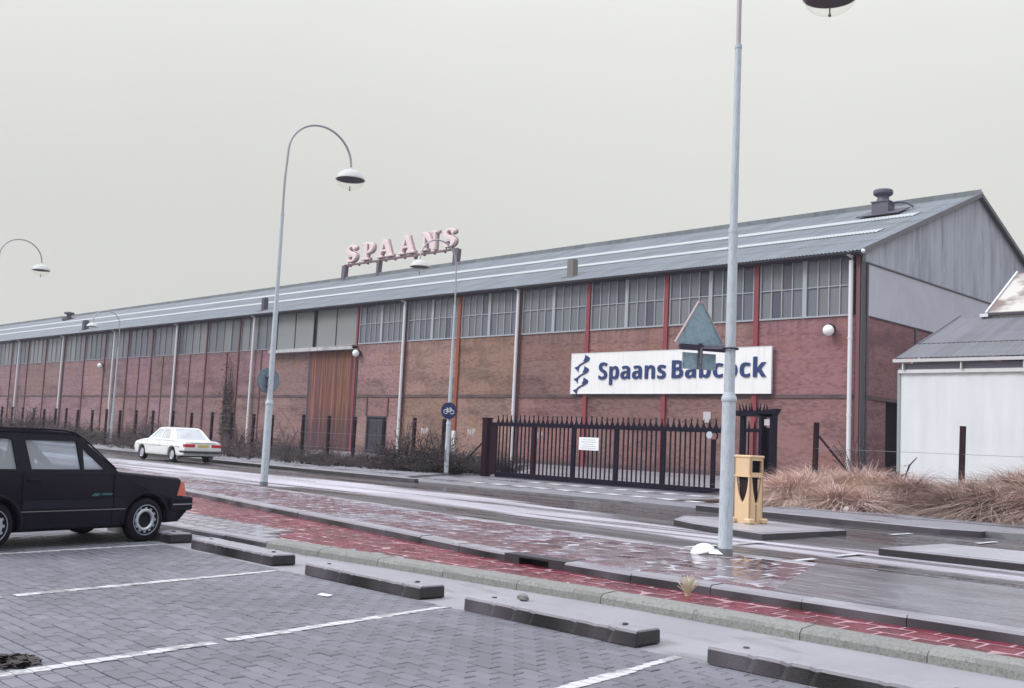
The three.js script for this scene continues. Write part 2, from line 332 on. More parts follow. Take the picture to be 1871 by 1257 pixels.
// grey bevelled kerb between strip and cycle path
const greyLine = x => x > -6 ? -7.42 - (x + 6) * 0.015 : -7.42 + (-6 - x) * 0.09 > -6.95 ? -6.98 : -7.42 + (-6 - x) * 0.09;
function faceShade(g, amount, top = 0.085) { // painted shade: upright faces darkened by their normal, tops left pale
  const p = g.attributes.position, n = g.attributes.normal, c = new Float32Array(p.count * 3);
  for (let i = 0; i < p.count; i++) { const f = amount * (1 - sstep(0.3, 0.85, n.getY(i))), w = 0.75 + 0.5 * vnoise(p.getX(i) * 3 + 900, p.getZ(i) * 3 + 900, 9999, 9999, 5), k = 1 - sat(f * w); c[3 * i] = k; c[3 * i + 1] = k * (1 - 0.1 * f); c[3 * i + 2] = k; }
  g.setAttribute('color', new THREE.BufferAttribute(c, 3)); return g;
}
function kerbRow(parent, line, x0, x1, len, prof, mats, skip, shadeAmt = 0.82) {
  for (let x = x0; x < x1; x += len) {
    const xa = x, xb = Math.min(x + len - 0.008, x1), n = 3, za = line(xa), zb = line(xb);
    const P = [], idx = [];
    for (let k = 0; k <= n; k++) { const t = k / n, X = xa + (xb - xa) * t, Z = line(X); for (const [dz, y] of prof) P.push(X, y, Z - dz); }
    const m = prof.length;
    for (let k = 0; k < n; k++) for (let a = 0; a < m - 1; a++) { const q = k * m + a; idx.push(q, q + m, q + 1, q + 1, q + m, q + m + 1); }
    const c0 = P.length / 3; for (const k of [0, n]) { for (let a = 0; a < m; a++) P.push(P[(k * m + a) * 3], P[(k * m + a) * 3 + 1], P[(k * m + a) * 3 + 2]); }
    for (let a = 1; a < m - 1; a++) { idx.push(c0, c0 + a, c0 + a + 1); idx.push(c0 + m, c0 + m + a + 1, c0 + m + a); }
    let g = new THREE.BufferGeometry(); g.setAttribute('position', new THREE.BufferAttribute(new Float32Array(P), 3)); g.setIndex(idx);
    g.computeVertexNormals(); g = faceShade(toCreasedNormals(g.toNonIndexed(), 0.5), shadeAmt); uvm(g);
    if (skip && skip(xa, xb)) continue;
    part('kerb_stone', g, mats[Math.floor(rnd() * mats.length)], parent, [0, rr(-0.004, 0.004), rr(-0.004, 0.004)]);
  }
}
{
  const k = structure('grey_kerb');
  kerbRow(k, greyLine, -11.2, -0.5, 1.0, [[0, -0.03], [0.01, 0.055], [0.04, 0.085], [0.24, 0.10], [0.27, 0.09], [0.275, -0.03]], M.kerbGrey, null, 0);
  // its dark low end beside the black car
  kerbRow(k, x => -6.98 + (-11.2 - x) * 0.02, -17.2, -11.25, 1.0, [[0, -0.03], [0.005, 0.05], [0.02, 0.07], [0.2, 0.075], [0.22, -0.03]], M.kerbDark);
}
// wet paved triangle beside the low kerb
{
  const w = structure('footpath');
  part('bedding', slab([[-24, -8.6], [-24, -7.1], [-11.6, -7.15], [-11.4, -7.5], [-14, -8.15]], -0.06, 0.012), M.jointPale, w);
  const cells = []; for (let i = 0; i < 40; i++) for (let j = 0; j < 5; j++) { const x = -23.6 + i * 0.3, z = -7.35 - j * 0.3; if (z > -8.35 - (-13 - x) * 0.05 && z < -7.2 && x < -11.9 - (-7.2 - z) * 1.0) cells.push({ x: x + (j % 2) * 0.15, y: 0.03, z }); }
  lay(w, 'tile', cells, paverGeo(0.292, 0.04, 0.292, 0.005), [0, 1, 2, 3].map(i => std([0.27 + i * 0.025, 0.27 + i * 0.025, 0.29 + i * 0.025], 1, { map: T.grain, roughnessMap: T.wetTile })));
}
// red cycle path
const kerbFront = x => { // front foot of the dark kerb
  const P = [[-70, -17.6], [-45, -14.3], [-30, -12.2], [-20.2, -10.72], [-16.2, -10.06], [-12.4, -9.5], [-9.4, -8.95], [-7, -8.84], [-3, -8.92], [4, -9.0]];
  for (let i = 0; i < P.length - 1; i++) if (x <= P[i + 1][0]) { const t = (x - P[i][0]) / (P[i + 1][0] - P[i][0]); return P[i][1] + (P[i + 1][1] - P[i][1]) * t; }
  return -9;
};
{
  const c = structure('cycle_path');
  const top = [], bot = [];
  for (let x = -60; x <= 3; x += 1) { top.push([x, kerbFront(x) - 0.02]); bot.unshift([x, x < -13 ? -8.2 - (-13 - x) * 0.14 : x < -11 ? -7.5 - (-11 - x) * 0.35 : greyLine(x) - 0.26]); }
  part('bedding', slab([...top, ...bot], -0.06, -0.0035), std([0.40, 0.25, 0.275], 0.5, { map: T.grain }), c);
  const reds = [0, 1, 2, 3, 4, 5].map(i => { const k = 0.78 + i * 0.1; return std([0.155 * k, 0.017 * k, 0.033 * k], 1, { map: T.grain, roughnessMap: T.wetTile, bumpMap: T.grainBump, bumpScale: 0.002 }); });
  const cells = [], S = 0.3;
  for (let i = 0; i < 170; i++) {
    const x0 = -46 + i * S;
    for (let j = 0; j < 60; j++) {
      const z = -7.4 - j * S * 0.5 * 2, x = x0 + (j % 2) * 0.5 * S;
      const lo = x < -13 ? -8.2 - (-13 - x) * 0.14 : x < -11 ? -7.5 - (-11 - x) * 0.35 : greyLine(x) - 0.27;
      if (z - S / 2 > kerbFront(x) - 0.24 && z + S / 2 < lo + 0.2) cells.push({ x, y: 0, z });
    }
  }
  lay(c, 'tile', cells, paverGeo(S - 0.03, 0.04, S - 0.034, 0.003), reds, null, 0.0012, 0.025);
}
// dark kerb and the long tiled island behind it
const islandBack = x => { const P = [[-70, -20.6], [-45, -16.2], [-31, -14.3], [-24, -13.55], [-19.6, -13.2], [-15, -12.6], [-11.6, -12.2], [-9, -12.0], [-5.6, -12.1], [4, -12.2]]; for (let i = 0; i < P.length - 1; i++) if (x <= P[i + 1][0]) { const t = (x - P[i][0]) / (P[i + 1][0] - P[i][0]); return P[i][1] + (P[i + 1][1] - P[i][1]) * t; } return -12.2; };
{
  const k = structure('dark_kerb');
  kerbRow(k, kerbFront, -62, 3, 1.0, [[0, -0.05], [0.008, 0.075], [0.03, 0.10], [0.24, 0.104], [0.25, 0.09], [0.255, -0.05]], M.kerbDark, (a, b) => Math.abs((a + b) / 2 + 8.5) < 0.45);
  // storm drain inlet let into the kerb
  const z0 = kerbFront(-8.5);
  const d = part('drain_inlet', merge([span(-8.99, -8.74, -0.05, 0.102, z0 - 0.25, z0 + 0.004), span(-8.26, -8.01, -0.05, 0.102, z0 - 0.25, z0 + 0.004), span(-8.74, -8.26, 0.075, 0.102, z0 - 0.25, z0 + 0.004), span(-8.74, -8.26, -0.05, 0.075, z0 - 0.25, z0 - 0.2)]), std([0.03, 0.026, 0.035], 0.5), k);
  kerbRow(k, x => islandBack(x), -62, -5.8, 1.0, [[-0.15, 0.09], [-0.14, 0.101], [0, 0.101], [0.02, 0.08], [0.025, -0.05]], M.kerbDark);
}
{
  const t = structure('traffic_island');
  const a = [], b = [];
  for (let x = -60; x <= -4.9; x += 0.9) { a.push([x, kerbFront(x) - 0.256]); b.unshift([x, islandBack(x) + 0.152]); }
  part('bedding', slab([...a, ...b], -0.06, 0.0945), std([0.42, 0.42, 0.46], 0.42, { map: T.grain }), t);
  const mats = [0, 1, 2, 3, 4, 5, 6].map(i => { const k = 0.85 + (i % 4) * 0.08; return std(i < 3 ? [0.17 * k, 0.095 * k, 0.115 * k] : [0.255 * k, 0.23 * k, 0.265 * k], 1, { map: T.grain, roughnessMap: T.wetTile, bumpMap: T.grainBump, bumpScale: 0.0015 }); });  // the paler bluish tones have sky sheen painted into the tile colour
  for (let i = 0; i < 3; i++) mats.push(std([0.12 + 0.02 * i, 0.085 + 0.015 * i, 0.10 + 0.015 * i], 0.09 + 0.05 * i, { map: T.grain }));
  const cells = [], S = 0.3;
  for (let i = 0; i < 190; i++) for (let j = 0; j < 50; j++) {
    const x = -60 + i * S * 1 + (j % 2) * 0.15 + 0.0, z = -8.95 - j * S; if (x > -5.0 + (z + 9) * 0.33) continue;
    if (z + S / 2 < kerbFront(x) - 0.02 && z - S / 2 > islandBack(x) + 0.01) { const n = vnoise(x * 0.5 + 300, z * 1.3 + 300, 9999, 9999, 6), wet = sstep(1.9, 1.0, Math.hypot((x + 7.6) * 0.6, z + 11.0)) + 0.6 * (vnoise(x * 0.7 + 90, z * 1.5 + 90, 9999, 9999, 8) - 0.35); cells.push({ x, y: 0.098, z, m: wet > 0.5 ? 7 + Math.floor(rnd() * 3) : n + rr(-0.25, 0.25) > 0.52 ? Math.floor(rnd() * 3) : 3 + Math.floor(rnd() * 4) }); }
  }
  lay(t, 'tile', cells, paverGeo(S - 0.022, 0.03, S - 0.026, 0.003), mats, null, 0.0012, 0.03);
  // smooth asphalt at the crossing end of the island
  part('asphalt_apron', slab([[-5.45, -9.12], [3, -9.26], [3, -12.18], [-6.55, -12.02]], -0.06, 0.1065), M.apron, t);
}
// road
{
  const r = structure('road');
  const g = new THREE.PlaneGeometry(190, 16, 120, 40).rotateX(-Math.PI / 2).translate(-80, 0, -16.2);
  const p = g.attributes.position;
  for (let i = 0; i < p.count; i++) { const x = p.getX(i), z = p.getZ(i); p.setY(i, -0.02 + 0.012 * Math.sin((z + 12) * 0.8) + 0.006 * Math.sin(x * 0.4 + z)); }
  g.computeVertexNormals(); part('asphalt', uvm(g), M.road, r);
  // dashed crossing lines between the islands
  for (const [x, z0, z1] of [[-9.2, -12.85, -13.75], [-9.26, -14.35, -15.2], [-7.42, -12.75, -13.55], [-7.5, -14.3, -15.15], [-9.15, -19.6, -20.5], [-7.5, -19.6, -20.5]])
    part('dash_marking', box(0.11, 0.004, z0 - z1, x, 0.0, (z0 + z1) / 2), M.paint, r);
  for (let i = 0; i < 7; i++) part('centre_dash', box(3, 0.004, 0.12, -28 - i * 9, 0.002, -18.0 - i * 0.02), M.paint, r);
}
// two refuge islands in the middle of the road
function refuge(name, poly) {
  const r = structure(name);
  part('kerb', faceShade(slab(poly, -0.05, 0.09, 0.014), 0.82), M.kerbDark[0], r);
  const cx = poly.reduce((s, p) => s + p[0], 0) / poly.length, cz = poly.reduce((s, p) => s + p[1], 0) / poly.length;
  part('paving', slab(poly.map(([x, z]) => [cx + (x - cx) * 0.91, cz + (z - cz) * 0.9]), 0.05, 0.097), std([0.36, 0.36, 0.385], 0.32, { map: T.concrete, bumpMap: T.roadBump, bumpScale: 0.03 }), r);
}
refuge('refuge_island', [[-12.9, -18.0], [-12.2, -16.7], [-11.4, -16.2], [-9.55, -15.6], [-9.45, -18.4], [-11.5, -18.9]]);
refuge('refuge_island', [[-7.35, -15.35], [3, -15.55], [3, -18.0], [-7.25, -17.6]]);
// far pavement, dropped in front of the gate, with the block marked cycle crossing
{
  const f = structure('far_pavement');
  part('driveway', slab([[-26.9, -22.3], [-14.6, -21.9], [-14.0, -29.9], [-33, -29.9], [-28.5, -22.4]], -0.06, 0.02), M.pavement, f);
  part('pavement_left', slab([[-150, -34], [-150, -27.8], [-60, -24.4], [-35, -22.6], [-26.95, -22.3], [-28.55, -23.2], [-33, -29.9]], -0.06, 0.09), M.pavement, f);
  part('pavement_right', slab([[-14.5, -21.9], [-8.9, -21.55], [-8.3, -21.9], [3, -22.6], [3, -29.8], [-14.0, -29.8]], -0.06, 0.095), M.pavement, f);
  part('kerb', faceShade(slab([[-15.2, -21.72], [-8.9, -21.32], [-8.2, -21.6], [-8.2, -21.86], [-8.9, -21.58], [-15.2, -21.98]], -0.05, 0.098, 0.012), 0.82), M.kerbDark[0], f);
  part('kerb', faceShade(slab([[-150, -27.5], [-60, -24.2], [-35, -22.42], [-26.8, -22.15], [-26.8, -22.33], [-35, -22.63], [-60, -24.45], [-150, -27.8]], -0.05, 0.10, 0.015), 0.82), M.kerbDark[1], f);
  for (let i = 0; i < 11; i++) part('block_marking', box(0.5, 0.005, 0.42, -26.2 + i * 1.0 + rr(-0.03, 0.03), 0.0245, -24.55), M.block, f);
  for (let i = 0; i < 9; i++) part('block_marking', box(0.5, 0.005, 0.42, -26.6 + i * 1.03 + rr(-0.03, 0.03), 0.0245, -27.75), M.block, f);
  // factory yard behind the gate, rising to the wall
  const y = new THREE.PlaneGeometry(150, 11, 40, 6).rotateX(-Math.PI / 2).translate(-85, 0, -35.2), p = y.attributes.position;
  for (let i = 0; i < p.count; i++) p.setY(i, 0.03 + 0.37 * sstep(-29.8, -39.5, p.getZ(i)));
  y.computeVertexNormals();
  const yd = structure('factory_yard'); part('concrete', uvm(y), M.yard, yd);
}

// ---------------------------------------------------------------- the factory hall
const ROOF_S = (14.95 - 10.05) / (52 - 39.55), yRoof = z => z > -52 ? 10.05 + (-39.55 - z) * ROOF_S : 14.95 - (-52 - z) * ROOF_S;
const XL = -165;
function corrugate(x0, x1, zA, zB, lift, rows, seg = 4, pitch = 0.177, amp = 0.022) {
  const n = Math.round((x1 - x0) / pitch) * seg, P = [], U = [], idx = [], c = Math.hypot(1, ROOF_S);
  const N = []; const ny = 1 / c, nz = ROOF_S / c;
  let base = 0;
  for (let r = 0; r < rows; r++) {
    const za = zA + (zB - zA) * r / rows, zb = zA + (zB - zA) * (r + 1) / rows + (r < rows - 1 ? -0.06 : 0);
    for (const [k, z] of [[0, za], [1, zb]]) for (let i = 0; i <= n; i++) {
      const x = x0 + (x1 - x0) * i / n, w = amp * Math.cos(2 * Math.PI * (x - x0) / pitch) + (k ? 0 : 0.012) + lift;
      P.push(x, yRoof(z) + w * ny, z + w * nz); U.push(x, -z * c);
    }
    for (let i = 0; i < n; i++) { const a = base + i, b = a + n + 1; idx.push(a, a + 1, b, b, a + 1, b + 1); }
    base += 2 * (n + 1);
  }
  const g = new THREE.BufferGeometry(); g.setAttribute('position', new THREE.BufferAttribute(new Float32Array(P), 3)); g.setAttribute('uv', new THREE.BufferAttribute(new Float32Array(U), 2)); g.setIndex(idx); g.computeVertexNormals(); return g;
}
const hall = thing('factory_hall', 'long red brick factory hall with grey corrugated roof and high window band', 'factory', [-20, 0, -40]);
const HX = 20, HZ = 40; // world -> hall local
const hp = (name, g, m, parent = hall) => part(name, parent === hall ? g.translate(HX, 0, HZ) : g, m, parent);
const COLS = [-20, -25, -30, -35, -40, -45, -50, -55, -60, -65, -70, -75, -80, -84.5, -89.2, -94, -98.6, -103.5, -108.3, -113.2, -118, -123, -128, -133, -138, -143, -148, -153, -158, -163];
{
  // brick bays, each with its own weathering
  const tint = x => {
    if (x > -40) return [0.275, 0.15, 0.152];
    if (x > -50) return [0.29, 0.185, 0.148];
    if (x > -56) return [0.295, 0.178, 0.168];
    return [0.265, 0.163, 0.178];
  };
  for (let i = 0; i < COLS.length - 1; i++) {
    const x1 = COLS[i], x0 = COLS[i + 1], xm = (x0 + x1) / 2, b = tint(xm);
    const mk = () => { const k = rr(0.86, 1.12); return std([b[0] * k * rr(0.96, 1.04), b[1] * k * rr(0.95, 1.06), b[2] * k * rr(0.93, 1.06)], 0.9, { map: T.brick }); };
    const P = (y0, y1, xa = x0, xb = x1) => { const g = span(xa + 0.002, xb - 0.002, y0, y1, -40.35, -40); const u = g.attributes.uv, ox = rnd() * 12, oy = y1 > 5 ? 6.28 - 7.42 : -0.2; for (let k = 0; k < u.count; k++) u.setXY(k, u.getX(k) + ox, u.getY(k) + oy); hp('brick_panel', g, mk()); };
    if (xm < -60 && xm > -65) { P(0.2, 3.94); P(4.1, 7.1); }
    else if (xm < -55 && xm > -60) { /* sliding door */ }
    else if (xm < -50 && xm > -55) { P(0.2, 3.94, -51.4, x1); P(0.2, 3.94, x0, -53.55); P(2.75, 3.94, -53.55, -51.4); P(4.1, 7.42); }
    else { P(0.2, 3.94); P(4.1, 7.42); }
  }
  // dark weathered string course, stepped around the big door
  for (const [a, b] of [[XL, -60.3], [-54.75, -20.0]]) hp('string_course', span(a, b, 3.94, 4.1, -40.35, -39.955), M.course);
  hp('plinth', span(XL, -60.3, 0, 0.62, -40.3, -39.97), M.course); hp('plinth', span(-51.4, -20.0, 0, 0.62, -40.3, -39.97), M.course);
  // steel columns
  for (const x of COLS) {
    const m = [-25, -30, -35].includes(x) ? M.redSteel : x === -45 ? M.orangeSteel : x === -55 ? M.redSteel : M.dullSteel, w = x === -20 ? 0.18 : x < -53 ? 0.16 : 0.24;
    if (x === -60) continue;
    const xx = x === -20 ? -20.13 : x;
    if (x === -45) { hp('column', span(xx - w / 2, xx + w / 2, 2.0, 10.0, -40.2, -39.9), m); const q = hp('column', span(xx - w / 2 - 0.004, xx + w / 2 + 0.004, 0.2, 2.0, -40.2, -39.896), M.pipe); q.userData.label = 'white painted foot of the orange red column'; }
    else hp('column', span(xx - w / 2, xx + w / 2, 0.2, 10.0, -40.2, x === -20 ? -39.88 : -39.9), m);
  }
  for (const x of [-66.7, -71.7, -77.6, -82.3, -86.8]) hp('column', span(x - 0.06, x + 0.06, 0.3, 7.4, -40.2, -39.93), M.dullSteel);
  hp('corner_post', span(-19.985, -19.95, 0.2, 10.0, -40.2, -39.86), M.cornerGrey);
  hp('corner_post', span(-20.01, -19.96, 0.2, 9.75, -40.5, -40.352), M.cornerGrey);
}
// high window band
{
  const paneMats = [[0.155, 0.168, 0.198], [0.165, 0.177, 0.205], [0.145, 0.155, 0.19], [0.175, 0.187, 0.21], [0.13, 0.14, 0.175], [0.17, 0.179, 0.196]].map((c, i) => std(c, 0.22 + 0.04 * i, { map: T.pane }));
  const oldMats = [[0.16, 0.17, 0.19], [0.135, 0.145, 0.17], [0.18, 0.19, 0.2], [0.12, 0.128, 0.155]].map(c => std(c, 0.3, { map: T.pane }));
  const darkPane = std([0.085, 0.09, 0.125], 0.2, { map: T.pane });
  const sheet = std([0.23, 0.245, 0.25], 0.6, { map: T.pane });
  const frames = {};
  const PH = [1.23, 1.24], PY = [8.075, 9.345];
  for (let i = 0; i < COLS.length - 1; i++) {
    const x1 = COLS[i] - (i ? 0.14 : 0.42), x0 = COLS[i + 1] + 0.14, w = x1 - x0;
    const win = new THREE.Group(); win.name = 'window'; win.position.set(x0 + HX, 0, 0); hall.add(win);
    const blank = COLS[i] <= -55 && COLS[i + 1] >= -65, old = COLS[i] <= -65, key = w.toFixed(2) + blank + old;
    if (!frames[key]) {
      const l = [];
      if (old) {
        l.push(span(0, w, 7.40, 7.46, -0.2, 0.04), span(0, w, 9.96, 10.02, -0.2, 0.01), span(0, 0.05, 7.46, 9.96, -0.15, 0.01), span(w - 0.05, w, 7.46, 9.96, -0.15, 0.01));
        for (let k = 1; k < 4; k++) l.push(span(k * w / 4 - 0.025, k * w / 4 + 0.025, 7.46, 9.96, -0.15, 0.008));
      } else if (!blank) {
        l.push(span(0, w, 7.40, 7.47, -0.2, 0.05), span(0, w, 9.96, 10.02, -0.2, 0.01), span(0.0, 0.07, 7.47, 9.96, -0.15, 0.02), span(w - 0.07, w, 7.47, 9.96, -0.15, 0.02), span(w / 2 - 0.1, w / 2 + 0.1, 7.47, 9.96, -0.15, 0.03), span(0.07, w / 2 - 0.1, 8.69, 8.73, -0.15, 0.004), span(w / 2 + 0.1, w - 0.07, 8.69, 8.73, -0.15, 0.004));
        const pw = (w / 2 - 0.17) / 4;
        for (const o of [0.07, w / 2 + 0.1]) for (let k = 1; k < 4; k++) { l.push(span(o + k * pw - 0.022, o + k * pw + 0.022, 7.47, 8.69, -0.15, 0.006), span(o + k * pw - 0.022, o + k * pw + 0.022, 8.73, 9.96, -0.15, 0.006)); }
      } else { l.push(span(0, w, 9.96, 10.02, -0.2, 0.01), span(w / 2 - 0.03, w / 2 + 0.03, 7.3, 9.96, -0.15, 0.01), span(0, 0.06, 7.3, 9.96, -0.15, 0.01), span(w - 0.06, w, 7.3, 9.96, -0.15, 0.01)); }
      const pw = (w / 2 - 0.17) / 4;
      frames[key] = { frame: merge(l), pane: box(pw - 0.044, 1.22, 0.02), pw, big: box(w / 2 - 0.09, 2.66, 0.03), tall: box(w / 4 - 0.06, 2.48, 0.02) };
    }
    const f = frames[key];
    part('frame', f.frame, blank ? M.darkTrim : old ? M.frameDull : M.frame, win);
    if (blank) { part('panel', f.big, sheet, win, [0.06 + (w / 2 - 0.09) / 2, 8.63, -0.05]); part('panel', f.big, sheet, win, [w / 2 + 0.03 + (w / 2 - 0.09) / 2, 8.63, -0.05]); continue; }
    if (old) { for (let k = 0; k < 4; k++) part('pane', f.tall, rnd() < (COLS[i] <= -75 && COLS[i] > -95 ? 0.35 : 0.1) ? darkPane : oldMats[Math.floor(rnd() * oldMats.length)], win, [w * (k + 0.5) / 4, 8.71, -0.06]).rotation.y = rr(-0.01, 0.01); continue; }  // dark panes cluster far left: reflected buildings put into the pane colour
    for (const o of [0.07, w / 2 + 0.1]) for (let r = 0; r < 2; r++) {
      const y = r ? 9.345 : 8.08, pick = () => rnd() < 0.07 ? darkPane : paneMats[Math.floor(rnd() * paneMats.length)];
      for (let k = 0; k < 4; k++) { const q = part('pane', f.pane, pick(), win, [o + (k + 0.5) * f.pw, y, -0.06]); q.rotation.set(rr(-0.008, 0.008), rr(-0.008, 0.008), 0); }
    }
  }
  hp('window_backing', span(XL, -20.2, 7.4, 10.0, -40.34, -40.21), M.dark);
}
// doors
{
  const planks = [[0.20, 0.085, 0.07], [0.24, 0.115, 0.09], [0.17, 0.08, 0.085], [0.215, 0.115, 0.075], [0.14, 0.065, 0.075], [0.26, 0.13, 0.12]].map(c => std(c, 0.85, { map: T.doorWood }));
  const d = new THREE.Group(); d.name = 'sliding_door'; d.position.set(-60.2 + HX, 0, 0); hall.add(d);
  part('backing', span(0, 5.3, 0.2, 7.05, -0.1, -0.03), M.dark, d);
  for (let i = 0; i < 24; i++) { const g = span(i * 0.2208 + 0.004, (i + 1) * 0.2208 - 0.004, 0.3, 7.02 + rr(-0.02, 0), -0.03, rr(0.03, 0.05)); const u = g.attributes.uv, ox = rnd() * 9, oy = rnd() * 9; for (let k = 0; k < u.count; k++) u.setXY(k, u.getX(k) + ox, u.getY(k)); part('plank', g, planks[Math.floor(rnd() * planks.length)], d); }
  part('jamb', span(-0.2, 0, 0.2, 7.1, -0.2, 0.06), M.darkTrim, d); part('jamb', span(5.3, 5.42, 0.2, 7.1, -0.2, 0.06), M.darkTrim, d);
  const c = hp('door_rail', merge([span(-65.0, -54.9, 7.06, 7.12, -40.1, -39.5), span(-65.0, -54.9, 7.12, 7.27, -39.56, -39.5), bar([-65, 7.25, -39.9], [-54.9, 7.33, -39.9], 0.04, 0.75)]), std([0.5, 0.5, 0.5], 0.6, { map: T.clad }));
  const p = new THREE.Group(); p.name = 'door'; p.position.set(-53.5 + HX, 0, 0); hall.add(p);
  part('leaf', merge([span(0.06, 1.0, 0.3, 2.66, -0.16, -0.1), span(1.02, 1.98, 0.3, 2.66, -0.16, -0.1)]), std([0.035, 0.03, 0.045], 0.6), p);
  part('frame', merge([span(-0.05, 0.06, 0.2, 2.72, -0.2, 0.01), span(1.98, 2.1, 0.2, 2.72, -0.2, 0.01), span(-0.05, 2.1, 2.66, 2.76, -0.2, 0.012)]), M.darkTrim, p);
  hp('column', span(-53.62, -53.5, 2.76, 3.94, -40.2, -39.93), M.dullSteel); hp('column', span(-51.45, -51.33, 2.76, 3.94, -40.2, -39.93), M.dullSteel);
}
// roof
{
  const front = hp('roof', corrugate(XL, -19.72, -39.55, -52, 0, 6), M.roof);
  for (const [za, zb] of [[-43.62, -44.4], [-47.3, -48.25]]) { const s = part('roof_light', corrugate(XL, -21.1, za, zb, 0.03, 1).translate(HX, 0, HZ), M.strip1, front); }
  hp('roof_back', extrude([[0, 0], [12.45, -12.45 * ROOF_S], [12.45, -12.45 * ROOF_S - 0.05], [0, -0.05]], -19.72 - XL).rotateY(Math.PI / 2).translate(XL, 14.95, -52), M.roof);
  hp('ridge_cap', merge([bar([XL, 14.99, -51.88], [-19.7, 14.99, -51.88], 0.36, 0.04), rod([XL, 15.0, -52], [-19.7, 15.0, -52], 0.07)]), M.roof);
  // bargeboard on the gable edge
  const vz = a => [-19.74, yRoof(a) - 0.02, a];
  hp('bargeboard', merge([bar([-19.72, 10.02, -39.5], [-19.72, 14.93, -52.02], 0.05, 0.2), bar([-19.72, 14.93, -51.98], [-19.72, 10.02, -64.5], 0.05, 0.2)]), std([0.16, 0.16, 0.18], 0.7));
  // gutter with brackets
  const gp = []; for (let i = 0; i <= 6; i++) { const a = Math.PI + Math.PI * i / 6; gp.push([Math.cos(a) * 0.08, Math.sin(a) * 0.08]); } for (let i = 6; i >= 0; i--) { const a = Math.PI + Math.PI * i / 6; gp.push([Math.cos(a) * 0.07, Math.sin(a) * 0.07]); }
  hp('gutter', extrude(gp, -19.75 - XL).rotateY(Math.PI / 2).translate(XL, 9.99, -39.47), M.darkTrim);
  hp('eaves_board', span(XL, -19.95, 9.9, 10.03, -39.98, -39.56), M.darkTrim);
  hp('gutter_end', new THREE.SphereGeometry(0.09, 10, 8).translate(-19.72, 9.98, -39.46), M.white);
  for (const x of [-20.4, -40.02, -49.95, -67.7, -79.8, -91.8, -103.6, -115.5, -127.5]) hp('downpipe', merge([cyl(0.09, 0.09, x > -21 ? 9.2 : 9.4, x, 0.5, -39.78), rod([x, 9.88, -39.78], [x, 9.95, -39.5], 0.09), cyl(0.105, 0.105, 0.08, x, 3.2, -39.78), cyl(0.105, 0.105, 0.08, x, 6.4, -39.78)]), M.pipe);
  // gable wall
  const bm = std([0.265, 0.14, 0.148], 0.9, { map: T.brick });
  hp('brick_panel', span(-20.3, -20, 4.1, 7.42, -45.0, -40.36), bm); hp('brick_panel', span(-20.3, -20, 4.1, 7.36, -64.3, -45.15), bm);
  hp('brick_panel', span(-20.3, -20, 0.2, 3.94, -42.25, -40.36), bm); hp('brick_panel', span(-20.3, -20, 0.2, 3.94, -64.3, -45.3), bm);
  hp('gable_door', merge([span(-20.3, -20.2, 0.2, 3.94, -45.3, -42.25), span(-20.2, -20.17, 0.2, 3.94, -43.8, -43.74)]), M.dark);
  hp('string_course', span(-20.3, -19.955, 3.94, 4.1, -64.3, -40.35), M.course);
  hp('steel_post', span(-20.2, -19.94, 4.1, 7.42, -45.15, -45.0), M.cornerGrey);
  hp('cladding_panel', span(-20.3, -19.985, 7.44, 9.66, -64.3, -40.505), M.greyBand);
  hp('cladding_edge', merge([span(-20.3, -19.96, 7.38, 7.44, -64.3, -40.7), span(-20.3, -19.95, 9.62, 9.70, -64.3, -40.3)]), M.darkTrim);
  const P = [], U = [], idx = [], n = Math.round(24.2 / 0.146) * 4;
  for (let i = 0; i <= n; i++) { const z = -39.95 - 24.2 * i / n, x = -19.96 + 0.02 * Math.cos(2 * Math.PI * (z + 40) / 0.146); for (const y of [9.66, Math.max(9.67, yRoof(z) - 0.06)]) { P.push(x, y, z); U.push(z, y); } }
  for (let i = 0; i < n; i++) { const a = 2 * i; idx.push(a, a + 2, a + 1, a + 1, a + 2, a + 3); }
  const g = new THREE.BufferGeometry(); g.setAttribute('position', new THREE.BufferAttribute(new Float32Array(P), 3)); g.setAttribute('uv', new THREE.BufferAttribute(new Float32Array(U), 2)); g.setIndex(idx); g.computeVertexNormals();
  hp('gable_cladding', g, M.clad);
  hp('wall_back', span(XL, -20.3, 0, 10, -64.4, -64.1), bm);
  hp('wall_end', span(XL, XL + 0.3, 0, 10, -64.1, -40.35), bm);
}
// roof ventilator, flue stubs, far ventilator
function ventilator(x, z, s, name) {
  const y = yRoof(z), v = new THREE.Group(); v.name = name; v.position.set(x + HX, y, z + HZ); v.scale.setScalar(s); hall.add(v);
  const m = std([0.115, 0.11, 0.15], 0.6, { map: T.galv });
  part('flashing', bar([0, -0.25, 0.95], [0, 0.33, -0.55], 2.4, 0.05).translate(0.1, 0.02, 0), std([0.07, 0.065, 0.09], 0.6), v);
  part('base', merge([box(0.95, 0.9, 0.8, 0, 0.25, 0), box(1.05, 0.06, 0.9, 0, 0.66, 0)]), m, v);
  part('neck', new THREE.LatheGeometry([[0.44, 0.66], [0.36, 0.74], [0.31, 0.9], [0.33, 1.08]].map(p => new THREE.Vector2(...p)), 24), m, v);
  part('cap', new THREE.LatheGeometry([[0.02, 1.02], [0.33, 1.0], [0.5, 1.1], [0.53, 1.16], [0.53, 1.3], [0.5, 1.36], [0.2, 1.41], [0.0, 1.42]].map(p => new THREE.Vector2(...p)), 28), m, v);
  part('duct', tube([[0.3, 0.5, 0], [0.8, 0.62, -0.1], [1.3, 0.52, -0.2], [1.6, 0.28, -0.25]], 0.07, 14, 8), m, v);
}
ventilator(-23.6, -49.3, 0.92, 'roof_ventilator');
